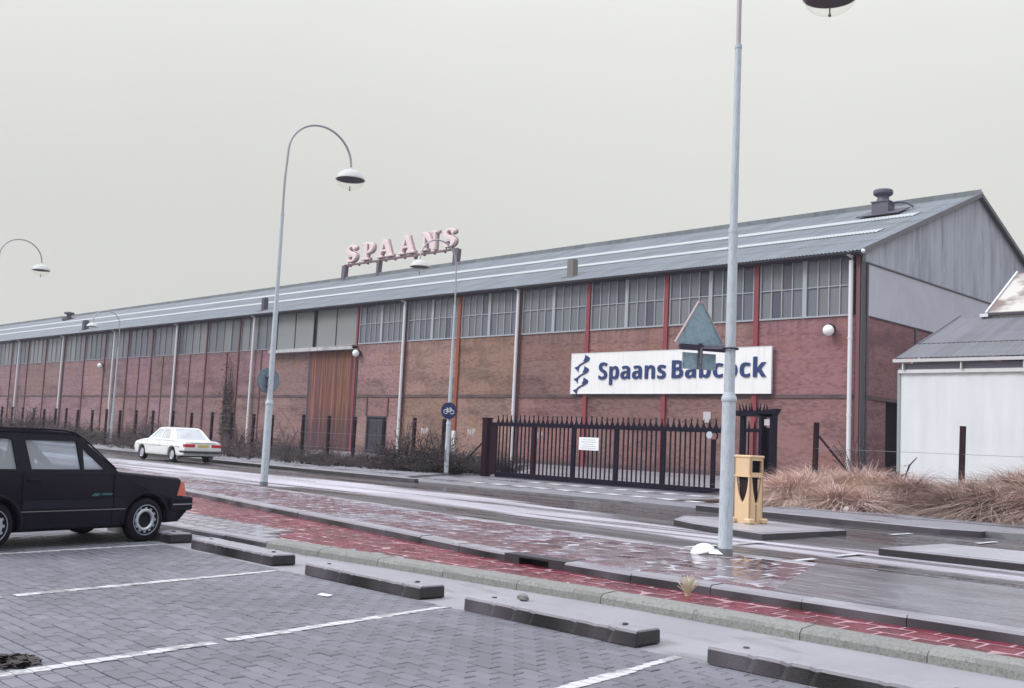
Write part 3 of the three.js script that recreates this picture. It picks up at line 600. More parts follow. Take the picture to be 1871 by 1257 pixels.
{
  const v = new THREE.Group(); v.name = 'roof_ventilator'; v.position.set(-128.6 + HX, yRoof(-49.8), -49.8 + HZ); hall.add(v);
  part('cap', new THREE.LatheGeometry([[0.26, 0], [0.26, 0.55], [0.6, 0.7], [0.6, 0.88], [0, 0.98]].map(p => new THREE.Vector2(...p)), 16), std([0.1, 0.1, 0.13], 0.7), v); part('base', box(1.5, 0.35, 1.0, 0.4, 0, 0.2), M.darkTrim, v);
}
{
  const m = std([0.20, 0.18, 0.17], 0.7, { map: T.galv }), dk = std([0.075, 0.07, 0.10], 0.7);
  const f = (x, w, m2) => { const y = yRoof(-40.9); hp('flue', merge([rbox(w, 1.05, w * 0.9, 0.05, x, y + 0.35, -40.9), box(w * 0.8, 0.05, w * 0.8, x, y + 0.91, -40.9), bar([x, y - 0.12, -40.5], [x, y + 0.12, -41.3], w * 2, 0.03)]), m2); };
  f(-37.1, 0.46, m); f(-68.3, 0.42, dk); f(-101.3, 0.55, dk);
}

// ---------------------------------------------------------------- fonts, signs
const loader = new FontLoader();
const sansBold = await loader.loadAsync('fonts/droid/droid_sans_bold.typeface.json');
const serifBold = await loader.loadAsync('fonts/droid/droid_serif_bold.typeface.json');
function glyph(font, ch, depth, bevel = 0) { const g = new TextGeometry(ch, { font, size: 1, depth, curveSegments: 5, bevelEnabled: bevel > 0, bevelSize: bevel, bevelThickness: bevel, bevelSegments: 1 }); g.computeBoundingBox(); return g; }
function word(parent, font, text, x0, x1, base, cap, z, depth, m) {
  // place letters by their advance, squeezed to the given width
  const sc = font.data.resolution, adv = [...text].map(c => font.data.glyphs[c].ha / sc);
  const one = glyph(font, text[0], depth), capH = one.boundingBox.max.y - Math.min(0, one.boundingBox.min.y) * 0;
  const total = adv.reduce((a, b) => a + b, 0), sx = (x1 - x0) / (total * 0.985), sy = cap / capH;
  let x = x0;
  [...text].forEach((c, i) => { const g = glyph(font, c, depth); g.scale(sx / 1, sy, 1); g.translate(x, base, z); part('letter', uvm(g), m, parent); x += adv[i] * sx; });
}
{
  const s = thing('company_sign', 'large white panel sign with blue company lettering on the brick wall', 'sign', [-30, 4.13, -39.86]);
  const off = (g) => g.translate(30, -4.13, 39.86);
  const n = 6, a = -35.88, b = -24.1;
  for (let i = 0; i < n; i++) part('panel', off(span(a + (b - a) * i / n + 0.004, a + (b - a) * (i + 1) / n - 0.004, 4.15, 6.2, -39.86, -39.8)), M.signWhite, s);
  part('rim', off(merge([span(a - 0.03, b + 0.03, 6.2, 6.23, -39.9, -39.79), span(a - 0.03, b + 0.03, 4.12, 4.15, -39.9, -39.79), span(a - 0.03, a, 4.15, 6.2, -39.9, -39.79), span(b, b + 0.03, 4.15, 6.2, -39.9, -39.79)])), M.trim, s);
  part('bracket', off(merge([-35, -30, -25].map(x => span(x - 0.05, x + 0.05, 4.3, 6.1, -39.98, -39.86)))), M.darkTrim, s);
  const w = new THREE.Group(); w.position.set(30, -4.13, 39.86); w.name = 'lettering'; s.add(w);
  word(w, sansBold, 'Spaans', -34.05, -29.8, 4.86, 0.86, -39.8, 0.05, M.blue);
  word(w, sansBold, 'Babcock', -29.55, -24.4, 4.87, 0.85, -39.8, 0.05, M.blue);
  // screw conveyor emblem of three turns
  const cx = (x) => -35.72 + (x - 110) / 163, cy = y => 6.13 - (y - 140) / 164;
  for (let i = 0; i < 3; i++) {
    const dy = i * 96, sx = -i * 4, p = (x, y) => [cx(x + sx), cy(y + dy)], sh = new THREE.Shape();
    const mv = (x, y) => sh.moveTo(...p(x, y)), bz = (...q) => sh.bezierCurveTo(...p(q[0], q[1]), ...p(q[2], q[3]), ...p(q[4], q[5])), ln = (x, y) => sh.lineTo(...p(x, y));
    mv(236, 138); bz(238, 160, 232, 180, 214, 192); bz(240, 190, 262, 186, 270, 174); bz(262, 196, 190, 200, 158, 236); bz(145, 240, 132, 243, 120, 246); bz(138, 258, 155, 268, 166, 284); bz(164, 262, 168, 248, 176, 238); bz(205, 206, 284, 206, 286, 170); bz(286, 156, 258, 150, 236, 138);
    part('emblem', extrude(sh, 0.04).translate(0, 0, -39.8), M.blue, w);
  }
}
{
  const s = thing('roof_sign', 'rooftop sign of pale pink serif letters on a steel frame', 'sign', [-66.5, 14.9, -52]);
  const off = g => g.translate(66.5, -14.9, 52);
  part('beam', off(merge([bar([-74.1, 16.22, -52], [-59.2, 16.22, -52], 0.15, 0.15), ...[...Array(12)].map((_, i) => box(0.12, 0.1, 0.2, -73.2 + i * 1.25, 16.09, -52))])), M.rustFrame, s);
  for (const [x, w] of [[-74.0, 0.42], [-69.1, 0.24], [-59.3, 0.46]]) part('leg', off(extrude([[x - w / 2 - 0.04, 14.8], [x + w / 2 - 0.04, 14.8], [x + w / 2 + 0.08, 16.2], [x - w / 2, 16.2]], 0.4).translate(0, 0, -52.2)), std([0.13, 0.11, 0.14], 0.7), s);
  part('knob', off(new THREE.SphereGeometry(0.18, 10, 8).translate(-64.1, 16.0, -51.85)), M.rustFrame, s);
  const rim = std([0.36, 0.25, 0.27], 0.7);
  [['S', -73.85, -72.15], ['P', -71.5, -69.75], ['A', -69.45, -67.05], ['A', -66.6, -64.2], ['N', -63.65, -61.35], ['S', -60.95, -59.3]].forEach(([c, a0, b0]) => {
    const a = a0 + (b0 - a0) * 0.07, b = b0 - (b0 - a0) * 0.07;
    const g = glyph(serifBold, c, 0.3, 0.02), bb = g.boundingBox.clone(), sx = (b - a) / (bb.max.x - bb.min.x), sy = 1.5 / (bb.max.y - bb.min.y);
    g.translate(-bb.min.x, -bb.min.y, 0).scale(sx, sy, 1).translate(a, 16.42, -52.1); const L = part('letter', uvm(off(g)), M.letter, s);
    const r = glyph(serifBold, c, 0.16, 0.045); r.translate(-bb.min.x, -bb.min.y, 0).scale(sx, sy, 1).translate(a, 16.42, -52.2); part('letter_tray', off(r), rim, L);
    part('stand', off(merge([cyl(0.05, 0.05, 0.2, a + 0.25, 16.25, -52), cyl(0.05, 0.05, 0.2, b - 0.35, 16.25, -52)])), M.rustFrame, L);
  });
}
// white painted letters low on the wall
for (const [x0, y0, where] of [[-48.05, 1.74, 'left of the orange red column'], [-43.9, 1.78, 'right of the orange red column'], [-38.6, 1.75, 'behind the sliding gate']]) {
  const t = thing('painted_letters', `faded white letters N P painted on the brick wall ${where}`, 'lettering', [x0, y0, -39.998]);
  const m = std([0.6, 0.58, 0.6], 0.9, { map: T.brick });
  part('letter', glyph(sansBold, 'N', 0.002).scale(0.36, 0.36, 1), m, t); part('letter', glyph(sansBold, 'P', 0.002).scale(0.32, 0.36, 1).translate(0.42, 0.03, 0), m, t);
}
// wall lamps
{
  const mk = (x, label) => {
    const t = thing('wall_lamp', label, 'lamp', [x, 6.78, -39.97], 0, 'round white lamps on the factory wall');
    part('globe', new THREE.SphereGeometry(0.24, 24, 16).scale(1, 1, 0.9).translate(0, 0, 0.34), std([0.9, 0.93, 0.92], 0.15), t);
    part('cap', new THREE.SphereGeometry(0.265, 20, 8, 0, Math.PI * 2, 0, Math.PI * 0.33).rotateX(-0.7).translate(0.02, 0.02, 0.3), std([0.07, 0.08, 0.1], 0.5), t);
    part('bracket', merge([cyl(0.04, 0.04, 0.2, 0, 0, 0.1), box(0.16, 0.3, 0.06, 0, 0.02, 0.03), rod([0, 0.05, 0.02], [0, 0.05, 0.2], 0.05)]), M.darkTrim, t); return t;
  };
  mk(-21.3, 'round white wall lamp near the white downpipe at the hall corner');
  mk(-54.6, 'round white wall lamp at the top corner of the wooden sliding door');
  mk(-94.1, 'round white wall lamp far left on the brick wall');
}
// small plate on the wall
{ const t = thing('wall_plate', 'small blank pale plate on the brick wall just above the sliding gate', 'plate', [-27.5, 3.05, -39.98]); part('plate', rbox(0.42, 0.5, 0.03, 0.01), std([0.5, 0.47, 0.5], 0.6), t); part('fixing', box(0.3, 0.03, 0.02, 0, 0.2, -0.012), M.darkTrim, t); }
// climbing plant
{
  const t = thing('climbing_plant', 'dark leafless climber growing up the brick wall above the white car', 'climbing plant', [-70.6, 0.2, -39.85]);
  const st = [], lf = [];
  for (let i = 0; i < 70; i++) {
    const x = rr(-0.5, 0.5), h = 1.2 + 5.6 * Math.pow(rnd(), 1.5), sw = rr(-1.5, 1.3) * (1 - h / 8.2);
    const pts = []; for (let k = 0; k <= 5; k++) pts.push([x * 0.7 * (1 - k / 9) + sw * Math.sin(k / 5 * 1.7) + rr(-0.12, 0.12) - 0.35 * h / 7 * k / 5, h * k / 5, rr(0, 0.16)]);
    st.push(tube(pts, rr(0.008, 0.02), 8, 3));
    for (let k = 0; k < 7; k++) { const q = pts[1 + Math.floor(rnd() * 5)]; lf.push(new THREE.PlaneGeometry(0.13, 0.1).rotateX(rr(-1, 1)).rotateY(rr(-1, 1)).translate(q[0] + rr(-0.45, 0.45), q[1] + rr(-0.6, 0.6), q[2] + rr(0, 0.1))); }
  }
  part('stems', merge(st), M.twig, t); part('foliage', merge(lf), M.leaf, t);
}

// ---------------------------------------------------------------- white shed at the right
{
  const s = thing('white_shed', 'low white metal shed with grey pitched roof beside the factory gable', 'shed', [-16.05, 0, -35]);
  const q = (name, g, m, parent) => part(name, g.translate(16.05, 0, 35), m, parent || s);
  // corrugated front and left walls
  const corr = (len, h, pitch, amp) => { const n = Math.round(len / pitch) * 4, P = [], U = [], idx = []; for (let i = 0; i <= n; i++) { const x = len * i / n; for (const y of [0, h]) { P.push(x, y, amp * Math.sign(Math.sin(2 * Math.PI * x / pitch)) * Math.min(1, Math.abs(Math.sin(2 * Math.PI * x / pitch)) * 1.6)); U.push(x, y); } } for (let i = 0; i < n; i++) { const a = 2 * i; idx.push(a, a + 2, a + 1, a + 1, a + 2, a + 3); } const g = new THREE.BufferGeometry(); g.setAttribute('position', new THREE.BufferAttribute(new Float32Array(P), 3)); g.setAttribute('uv', new THREE.BufferAttribute(new Float32Array(U), 2)); g.setIndex(idx); g.computeVertexNormals(); return g; };
  q('front_wall', corr(14, 4.62, 0.6, 0.007).translate(-16.05, 0, -35), M.shed);
  q('side_wall', corr(13, 4.6, 0.6, 0.007).rotateY(Math.PI / 2).translate(-16.06, 0, -35), M.shed);
  q('side_gable', extrude([[0, 4.6], [5.2, 6.64], [13, 4.6]], 0.05).rotateY(Math.PI / 2).translate(-16.06, 0, -35), M.shed);
  q('corner_trim', merge([span(-16.13, -16.03, 0, 4.6, -35.1, -34.96), span(-16.13, -16.06, 0.0, 4.6, -35.2, -35.1)]), std([0.28, 0.33, 0.33], 0.6));
  q('wall_trim', span(-16.08, -2, 4.5, 4.62, -35.02, -34.9), M.trim);
  q('soffit', span(-16.08, -2, 4.62, 4.84, -35.0, -34.95), std([0.17, 0.17, 0.21], 0.7));
  for (let i = 0; i < 7; i++) q('gutter_bracket', span(-15.9 + i * 2.0, -15.86 + i * 2.0, 4.62, 4.86, -34.95, -34.8), M.trim);
  q('gutter', extrude([[-0.07, 0.05], [-0.05, -0.06], [0.05, -0.06], [0.07, 0.05], [0.055, 0.05], [0.04, -0.045], [-0.04, -0.045], [-0.055, 0.05]], 14.4).rotateY(Math.PI / 2).translate(-16.2, 4.93, -34.78), M.trim);
  const sl = 0.392, roofQ = (x0, x1, za, zb, dy) => { const n = Math.round((x1 - x0) / 0.177) * 4, P = [], U = [], idx = []; for (let i = 0; i <= n; i++) { const x = x0 + (x1 - x0) * i / n, w = 0.011 * Math.cos(2 * Math.PI * (x - x0) / 0.177) + dy; for (const z of [za, zb]) { P.push(x, 4.93 + (-34.7 - z) * sl + w, z); U.push(x, -z * 1.07); } } for (let i = 0; i < n; i++) { const a = 2 * i; idx.push(a, a + 2, a + 1, a + 1, a + 2, a + 3); } const g = new THREE.BufferGeometry(); g.setAttribute('position', new THREE.BufferAttribute(new Float32Array(P), 3)); g.setAttribute('uv', new THREE.BufferAttribute(new Float32Array(U), 2)); g.setIndex(idx); g.computeVertexNormals(); return g; };
  const rf = q('roof', mergeGeometries([roofQ(-16.12, -2, -34.82, -36.55, 0.05), roofQ(-16.12, -2, -36.45, -40.4, 0.02)]), M.shedRoof);
  q('lap_strip', bar([-16.2, 4.93 + 1.83 * sl + 0.05, -36.53], [-2, 4.93 + 1.83 * sl + 0.05, -36.53], 0.03, 0.05), M.darkTrim);
  q('back_roof', extrude([[0, 0], [7.7, -2.2], [7.7, -2.25], [0, -0.05]], 14.2).rotateY(Math.PI / 2).translate(-16.2, 7.15, -40.4), M.shedRoof);
  q('verge_trim', bar([-16.13, 4.96, -34.8], [-16.13, 7.17, -40.4], 0.05, 0.1), M.shedRoof);
  // raised, paler and rust stained upper roof
  const st = std([0.5, 0.47, 0.43], 0.6, { map: tex(256, 256, (u, v) => { const k = sstep(0.42, 0.7, fbm(u, v, 4, 3, 4, 7)); return lerp3([0.95, 0.98, 0.98], [0.34, 0.27, 0.25], k); }, 3, 3) });
  q('upper_roof', extrude([[0, 0], [3.2, 3.2 * 0.62], [6.4, 0], [6.4, -0.3], [0, -0.3]], 10).rotateY(Math.PI / 2).translate(-14.9, 7.2, -39.9), st);
  q('upper_trim', merge([bar([-14.95, 7.15, -39.85], [-14.95, 9.2, -43.1], 0.06, 0.14), span(-15.15, -14.85, 7.02, 7.14, -39.95, -39.75)]), M.trim);
  q('upper_edge', span(-14.9, -4.9, 7.06, 7.16, -39.9, -39.8), M.darkTrim);
}

// ---------------------------------------------------------------- sliding gate and its portal
{
  const g = thing('sliding_gate', 'long dark steel sliding gate with spiked top rail across the driveway', 'gate', [-25.1, 0.02, -29.5]);
  const q = (name, geo, m = M.gate) => part(name, geo.translate(25.1, 0, 29.5), m, g);
  q('top_rail', rbox(11.4, 0.15, 0.1, 0.01, -25.2, 2.16, -29.5));
  q('bottom_beam', merge([rbox(10.8, 0.2, 0.14, 0.015, -25.1, 0.13, -29.5), box(10.8, 0.04, 0.18, -25.1, 0.05, -29.5)]));
  for (const x of [-30.72, -28.45, -26.32, -24.22, -22.1]) q('stile', rbox(x < -30 ? 0.36 : 0.2, 2.05, 0.09, 0.01, x, 1.16, -29.5), x < -28 ? M.gateWarm : M.gate);
  q('stile', rbox(0.16, 1.66, 0.09, 0.01, -20.0, 1.03, -29.5));
  q('hook', new THREE.TorusGeometry(0.13, 0.03, 8, 16, Math.PI * 1.2).rotateZ(-0.9).translate(-19.98, 1.98, -29.5));
  q('catch_plate', new THREE.CylinderGeometry(0.12, 0.12, 0.03, 20).rotateX(Math.PI / 2).translate(-20.12, 2.0, -29.42), M.galv);
  const barG = box(0.046, 1.9, 0.04), st = [-28.45, -26.32, -24.22, -22.1, -20.0];
  for (let i = 0; i < 50; i++) { const x = -30.4 + i * 0.21; if (st.some(s => Math.abs(s - x) < 0.13)) continue; const b = part('bar', barG, M.gate, g, [x + 25.1, 1.16, 0]); b.rotation.z = rr(-0.004, 0.004); }
  const sp = extrude([[-0.1, 0], [0.1, 0], [0.055, 0.08], [0.02, 0.18], [0.035, 0.33], [0.0, 0.24], [-0.035, 0.33], [-0.02, 0.18], [-0.055, 0.08]], 0.02).translate(0, 0, -0.01);
  for (let i = 0; i < 45; i++) { const o = part('spike', sp, M.gate, g, [-30.5 + i * 0.252 + 25.1, 2.235, 0]); o.rotation.z = rr(-0.05, 0.05); o.scale.y = rr(0.88, 1.05); }
}
{
  const g = thing('gate_post', 'thick dark post with hinges at the left end of the sliding gate', 'gate post', [-31.15, 0.02, -29.5]);
  part('post', merge([rbox(0.3, 2.38, 0.3, 0.02, 0, 1.2, 0), box(0.36, 0.04, 0.36, 0, 2.4, 0)]), M.gateWarm, g);
  for (const y of [1.65, 1.8, 2.15, 2.35]) part('peg', box(0.16, 0.04, 0.05, -0.22, y, 0), M.gateWarm, g);
  part('stay', rod([-0.1, 1.5, 0], [-1.75, 0.1, 0.1], 0.035), M.post, g);
}
{
  const g = thing('gate_portal', 'tall dark steel portal with spikes guiding the right end of the gate', 'gate frame', [-18.4, 0.02, -29.6]);
  part('tower', merge([rbox(0.12, 2.75, 0.3, 0.01, 0.22, 1.38, 0), rbox(0.12, 2.75, 0.3, 0.01, 0.62, 1.38, 0), box(0.3, 2.3, 0.05, 0.42, 1.15, -0.1), box(0.3, 0.1, 0.3, 0.42, 2.68, 0)]), M.gate, g);
  part('post', rbox(0.16, 2.75, 0.16, 0.01, -0.52, 1.38, 0), M.gate, g);
  part('cap', extrude([[-0.72, 2.66], [0.66, 2.66], [0.82, 2.92], [0.28, 2.86], [-0.72, 2.84]], 0.3).translate(0, 0, -0.15), M.gate, g);
  part('rail', merge([box(0.75, 0.12, 0.08, -0.1, 2.2, 0), box(0.75, 0.1, 0.08, -0.1, 0.3, 0)]), M.gate, g);
  part('lamp_box', box(0.2, 0.2, 0.1, 0.44, 2.47, 0.06), std([0.5, 0.48, 0.52], 0.5), g);
  for (let i = 0; i < 3; i++) part('bar', box(0.04, 2.0, 0.04, -0.3 + i * 0.2, 1.25, 0), M.gate, g);
  const sp = new THREE.ConeGeometry(0.05, 0.3, 4).translate(0, 0.15, 0);
  for (let i = 0; i < 9; i++) { const o = part('spike', sp, M.gate, g, [-0.68 + i * 0.13, 2.83, rr(-0.08, 0.08)]); o.rotation.z = rr(-0.2, 0.3); }
  for (let i = 0; i < 3; i++) part('spike', sp, M.gate, g, [-0.3 + i * 0.22, 2.26, 0]);
}
{
  const t = thing('notice', 'white notice with four lines of small print fixed to the gate bars', 'notice', [-25.5, 1.54, -29.43]);
  part('board', rbox(0.98, 0.48, 0.02, 0.008), std([0.82, 0.84, 0.85], 0.4), t);
  const pm = std([0.42, 0.48, 0.54], 0.6); for (const [y, w] of [[0.15, 0.62], [0.07, 0.72], [-0.01, 0.5], [-0.09, 0.7], [-0.16, 0.78]]) part('print_line', box(w, 0.02, 0.002, 0, y, 0.011), pm, t);
}
// wire fences
function wireFence(label, posts, wires, z, extra) {
  const t = thing('wire_fence', label, 'fence', [posts[0][0], 0, z]);
  for (const [x, h, lean] of posts) part('post', merge([bar([x - posts[0][0], -0.05, 0], [x - posts[0][0] + (lean || 0), h, 0], 0.13, 0.13)]), M.post, t);
  for (const y of wires) part('wire', rod([posts[posts.length - 1][0] - posts[0][0], y, 0.06], [0, y + 0.01, 0.06], 0.006, 5), M.galvDark, t);
  return t;
}
{
  const xs = [-33.9, -35.9, -38.1, -40.4, -42.5, -44.75, -47.7, -49.6, -51.9, -54.1, -56.5, -58.9, -61.5, -63.9, -66.2, -68.3, -70.6, -73.1, -75.1, -77.1, -79.3, -81.3, -83.6, -85.9, -88.2, -90.5];
  wireFence('row of dark fence posts with wires rising from the brambles left of the gate', xs.map(x => [x, 2.38 + rr(-0.05, 0.08), rr(-0.05, 0.05)]), [0.8, 1.5, 2.2], -29.5);
  const f = wireFence('wire fence with two dark posts in front of the white shed', [[-16.25, 2.52, 0.05], [-11.75, 2.5, 0.06], [-7.3, 2.5, 0]], [1.0, 1.7], -29.5);
  part('brace', rod([0.04, 2.2, 0], [1.65, 0.5, 0.05], 0.04), M.post, f);
}

// ---------------------------------------------------------------- street lamps
function streetLamp(label) {
  const t = thing('street_lamp', label, 'street lamp', [0, 0, 0], 0, 'tall street lamps with curved arms');
  // arm reaches along local +x
  const post = part('post', merge([cyl(0.094, 0.09, 2.0, 0, 0, 0, 20), new THREE.LatheGeometry([[0.09, 2.0], [0.102, 2.02], [0.102, 2.06], [0.07, 2.14]].map(p => new THREE.Vector2(...p)), 20), cyl(0.072, 0.062, 2.2, 0, 2.12, 0, 18), cyl(0.067, 0.067, 0.06, 0, 4.3, 0, 18), cyl(0.054, 0.044, 2.57, 0, 4.36, 0, 16), cyl(0.05, 0.05, 0.05, 0, 6.88, 0, 14)]), M.galv, t);
  part('base_door', box(0.012, 0.5, 0.09, 0.09, 0.75, 0), M.galvDark, post);
  part('foot', cyl(0.102, 0.098, 0.1, 0, -0.02, 0, 18), M.galvDark, post);
  const pts = [[0, 6.9, 0], [0, 7.8, 0], [0.04, 8.5, 0]]; for (let i = 0; i <= 10; i++) { const a = Math.PI - Math.PI * i / 10; pts.push([1.0 + Math.cos(a) * 0.96, 8.55 + Math.sin(a) * 0.9, 0]); }
  part('arm', tube(pts, 0.032, 40, 8), std([0.42, 0.40, 0.42], 0.5, { metalness: 0.2 }), t);
  const h = new THREE.Group(); h.name = 'lamp_head'; h.position.set(1.96, 8.2, 0); t.add(h);
  part('shade', new THREE.LatheGeometry([[0.0, 0.36], [0.05, 0.36], [0.06, 0.31], [0.2, 0.28], [0.31, 0.19], [0.385, 0.05], [0.40, 0.0], [0.385, 0.0], [0.3, 0.17], [0.19, 0.26], [0, 0.28]].map(p => new THREE.Vector2(p[0], p[1] * 0.86)), 32), std([0.50, 0.52, 0.50], 0.6), h);
  part('reflector', new THREE.CylinderGeometry(0.385, 0.385, 0.02, 32).translate(0, 0.012, 0), std([0.06, 0.05, 0.065], 0.5), h);
  part('bowl', new THREE.SphereGeometry(0.375, 28, 10, 0, Math.PI * 2, Math.PI / 2, Math.PI / 2).scale(1, 0.72, 1), new THREE.MeshPhysicalMaterial({ color: col(0.97, 0.97, 0.95), transmission: 1, thickness: 0, roughness: 0.05, ior: 1.12 }), h);
  part('knob', merge([new THREE.SphereGeometry(0.025, 8, 6).translate(0, -0.28, 0), cyl(0.012, 0.012, 0.1, 0, -0.27, 0, 6)]), M.galvDark, h);
  return t;
}
{
  const a = streetLamp('nearest tall galvanised street lamp with the triangular sign on it');
  a.position.set(-7.72, 0.1, -11.72); a.rotation.y = Math.PI / 2 - 0.16;
  copyOf(a, 'galvanised street lamp on the tiled island carrying the back of a round sign', [-22.75, 0.1, -13.95], Math.PI / 2 - 0.05);
  copyOf(a, 'street lamp at the left edge of the photo beyond the dark hatchback', [-48.2, 0.08, -15.35], Math.PI / 2 + 0.1);
  copyOf(a, 'street lamp across the road with the blue bicycle sign on its post', [-31.6, 0.05, -27.75], -Math.PI / 2);
  copyOf(a, 'farthest thin street lamp in front of the left part of the hall', [-72.4, 0.05, -31.7], -Math.PI / 2 - 0.05);
}
// road signs
{
  const t = thing('warning_sign', 'grey back of a triangular road sign with a plate under it on the lamp post', 'road sign', [-7.72, 0.1, -11.72]);
  // turned so that its back looks to the right of the camera
  const s = new THREE.Group(); s.name = 'sign_face'; s.position.set(-0.36, 2.70, 0.2); s.rotation.y = 62 * D2R; t.add(s);
  const R = 0.40, tri = (r, b) => [0, 1, 2].flatMap(i => { const a = Math.PI / 2 + i * 2 * Math.PI / 3, p = [r * Math.cos(a), r * Math.sin(a)], d = [-Math.sin(a) * b, Math.cos(a) * b]; return [[p[0] - d[0], p[1] - d[1]], [p[0] + d[0], p[1] + d[1]]]; });
  const up = 0.26;
  part('plate', extrude(tri(0.37, 0.03), 0.008).translate(0, up, 0), M.tealBack, s);
  part('rim', extrude(shape(tri(0.40, 0.03), [tri(0.365, 0.03).reverse()]), 0.05).translate(0, up, -0.03), std([0.42, 0.33, 0.34], 0.5), s);
  part('clamp', merge([box(0.74, 0.075, 0.05, 0.06, up - 0.24, 0.035), box(0.05, 0.2, 0.03, 0, up - 0.28, 0.04)]), std([0.03, 0.022, 0.05], 0.5), s);
  const pl = part('sub_plate', rbox(0.50, 0.22, 0.02, 0.008, 0, up - 0.42, 0), M.tealBack, s); pl.userData.label = 'small grey rectangular plate under the triangle';
  part('bracket', merge([box(0.06, 0.3, 0.03, 0, up - 0.38, 0.03), rod([0, up - 0.24, 0.05], [0, up - 0.46, 0.05], 0.02)]), std([0.16, 0.16, 0.2], 0.5), s);
  part('arm', merge([bar([-0.36, 2.72, 0.22], [0.0, 2.72, 0.0], 0.06, 0.05), new THREE.TorusGeometry(0.1, 0.015, 6, 20).rotateX(Math.PI / 2).translate(0, 2.72, 0)]), std([0.05, 0.04, 0.07], 0.5), t);
}
{
  const t = thing('round_sign', 'blue grey back of a round road sign behind the lamp post', 'road sign', [-22.75, 2.72, -13.95]);
  part('disc', new THREE.CylinderGeometry(0.31, 0.31, 0.02, 36).rotateZ(Math.PI / 2).translate(-0.13, 0, 0), std([0.20, 0.26, 0.31], 0.5, { map: T.galv }), t);
  part('rim', new THREE.TorusGeometry(0.31, 0.014, 6, 36).rotateY(Math.PI / 2).translate(-0.13, 0, 0), std([0.12, 0.15, 0.18], 0.5), t);
  part('clamp', merge([box(0.12, 0.04, 0.2, -0.06, 0.1, 0), box(0.12, 0.04, 0.2, -0.06, -0.1, 0)]), M.galvDark, t);
}
{
  const t = thing('cycle_sign', 'round blue cycle path sign with a white bicycle on it', 'road sign', [-31.6, 2.62, -27.75], 18 * D2R - 0.05);
  const m = std([0.012, 0.022, 0.11], 0.35), w = std([0.75, 0.8, 0.84], 0.4);
  const s = new THREE.Group(); s.name = 'sign_face'; s.position.set(0.06, 0, 0.12); s.rotation.y = 55 * D2R; t.add(s);
  part('disc', new THREE.CylinderGeometry(0.34, 0.34, 0.02, 40).rotateX(Math.PI / 2), m, s);
  part('bicycle_symbol', merge([new THREE.TorusGeometry(0.085, 0.014, 6, 24).translate(-0.135, -0.04, 0.014), new THREE.TorusGeometry(0.085, 0.014, 6, 24).translate(0.135, -0.04, 0.014), rod([-0.135, -0.04, 0.014], [-0.07, 0.07, 0.014], 0.014), rod([-0.07, 0.07, 0.014], [0.09, 0.07, 0.014], 0.014), rod([-0.07, 0.07, 0.014], [-0.01, -0.05, 0.014], 0.014), rod([-0.135, -0.04, 0.014], [-0.01, -0.05, 0.014], 0.014), rod([-0.01, -0.05, 0.014], [0.09, 0.07, 0.014], 0.014), rod([0.135, -0.04, 0.014], [0.08, 0.12, 0.014], 0.014), rod([0.08, 0.12, 0.014], [0.03, 0.13, 0.014], 0.014), rod([-0.11, 0.1, 0.014], [-0.04, 0.1, 0.014], 0.016)]), w, s);
  part('clamp', box(0.08, 0.3, 0.04, 0, 0, -0.04), M.galvDark, s);
}

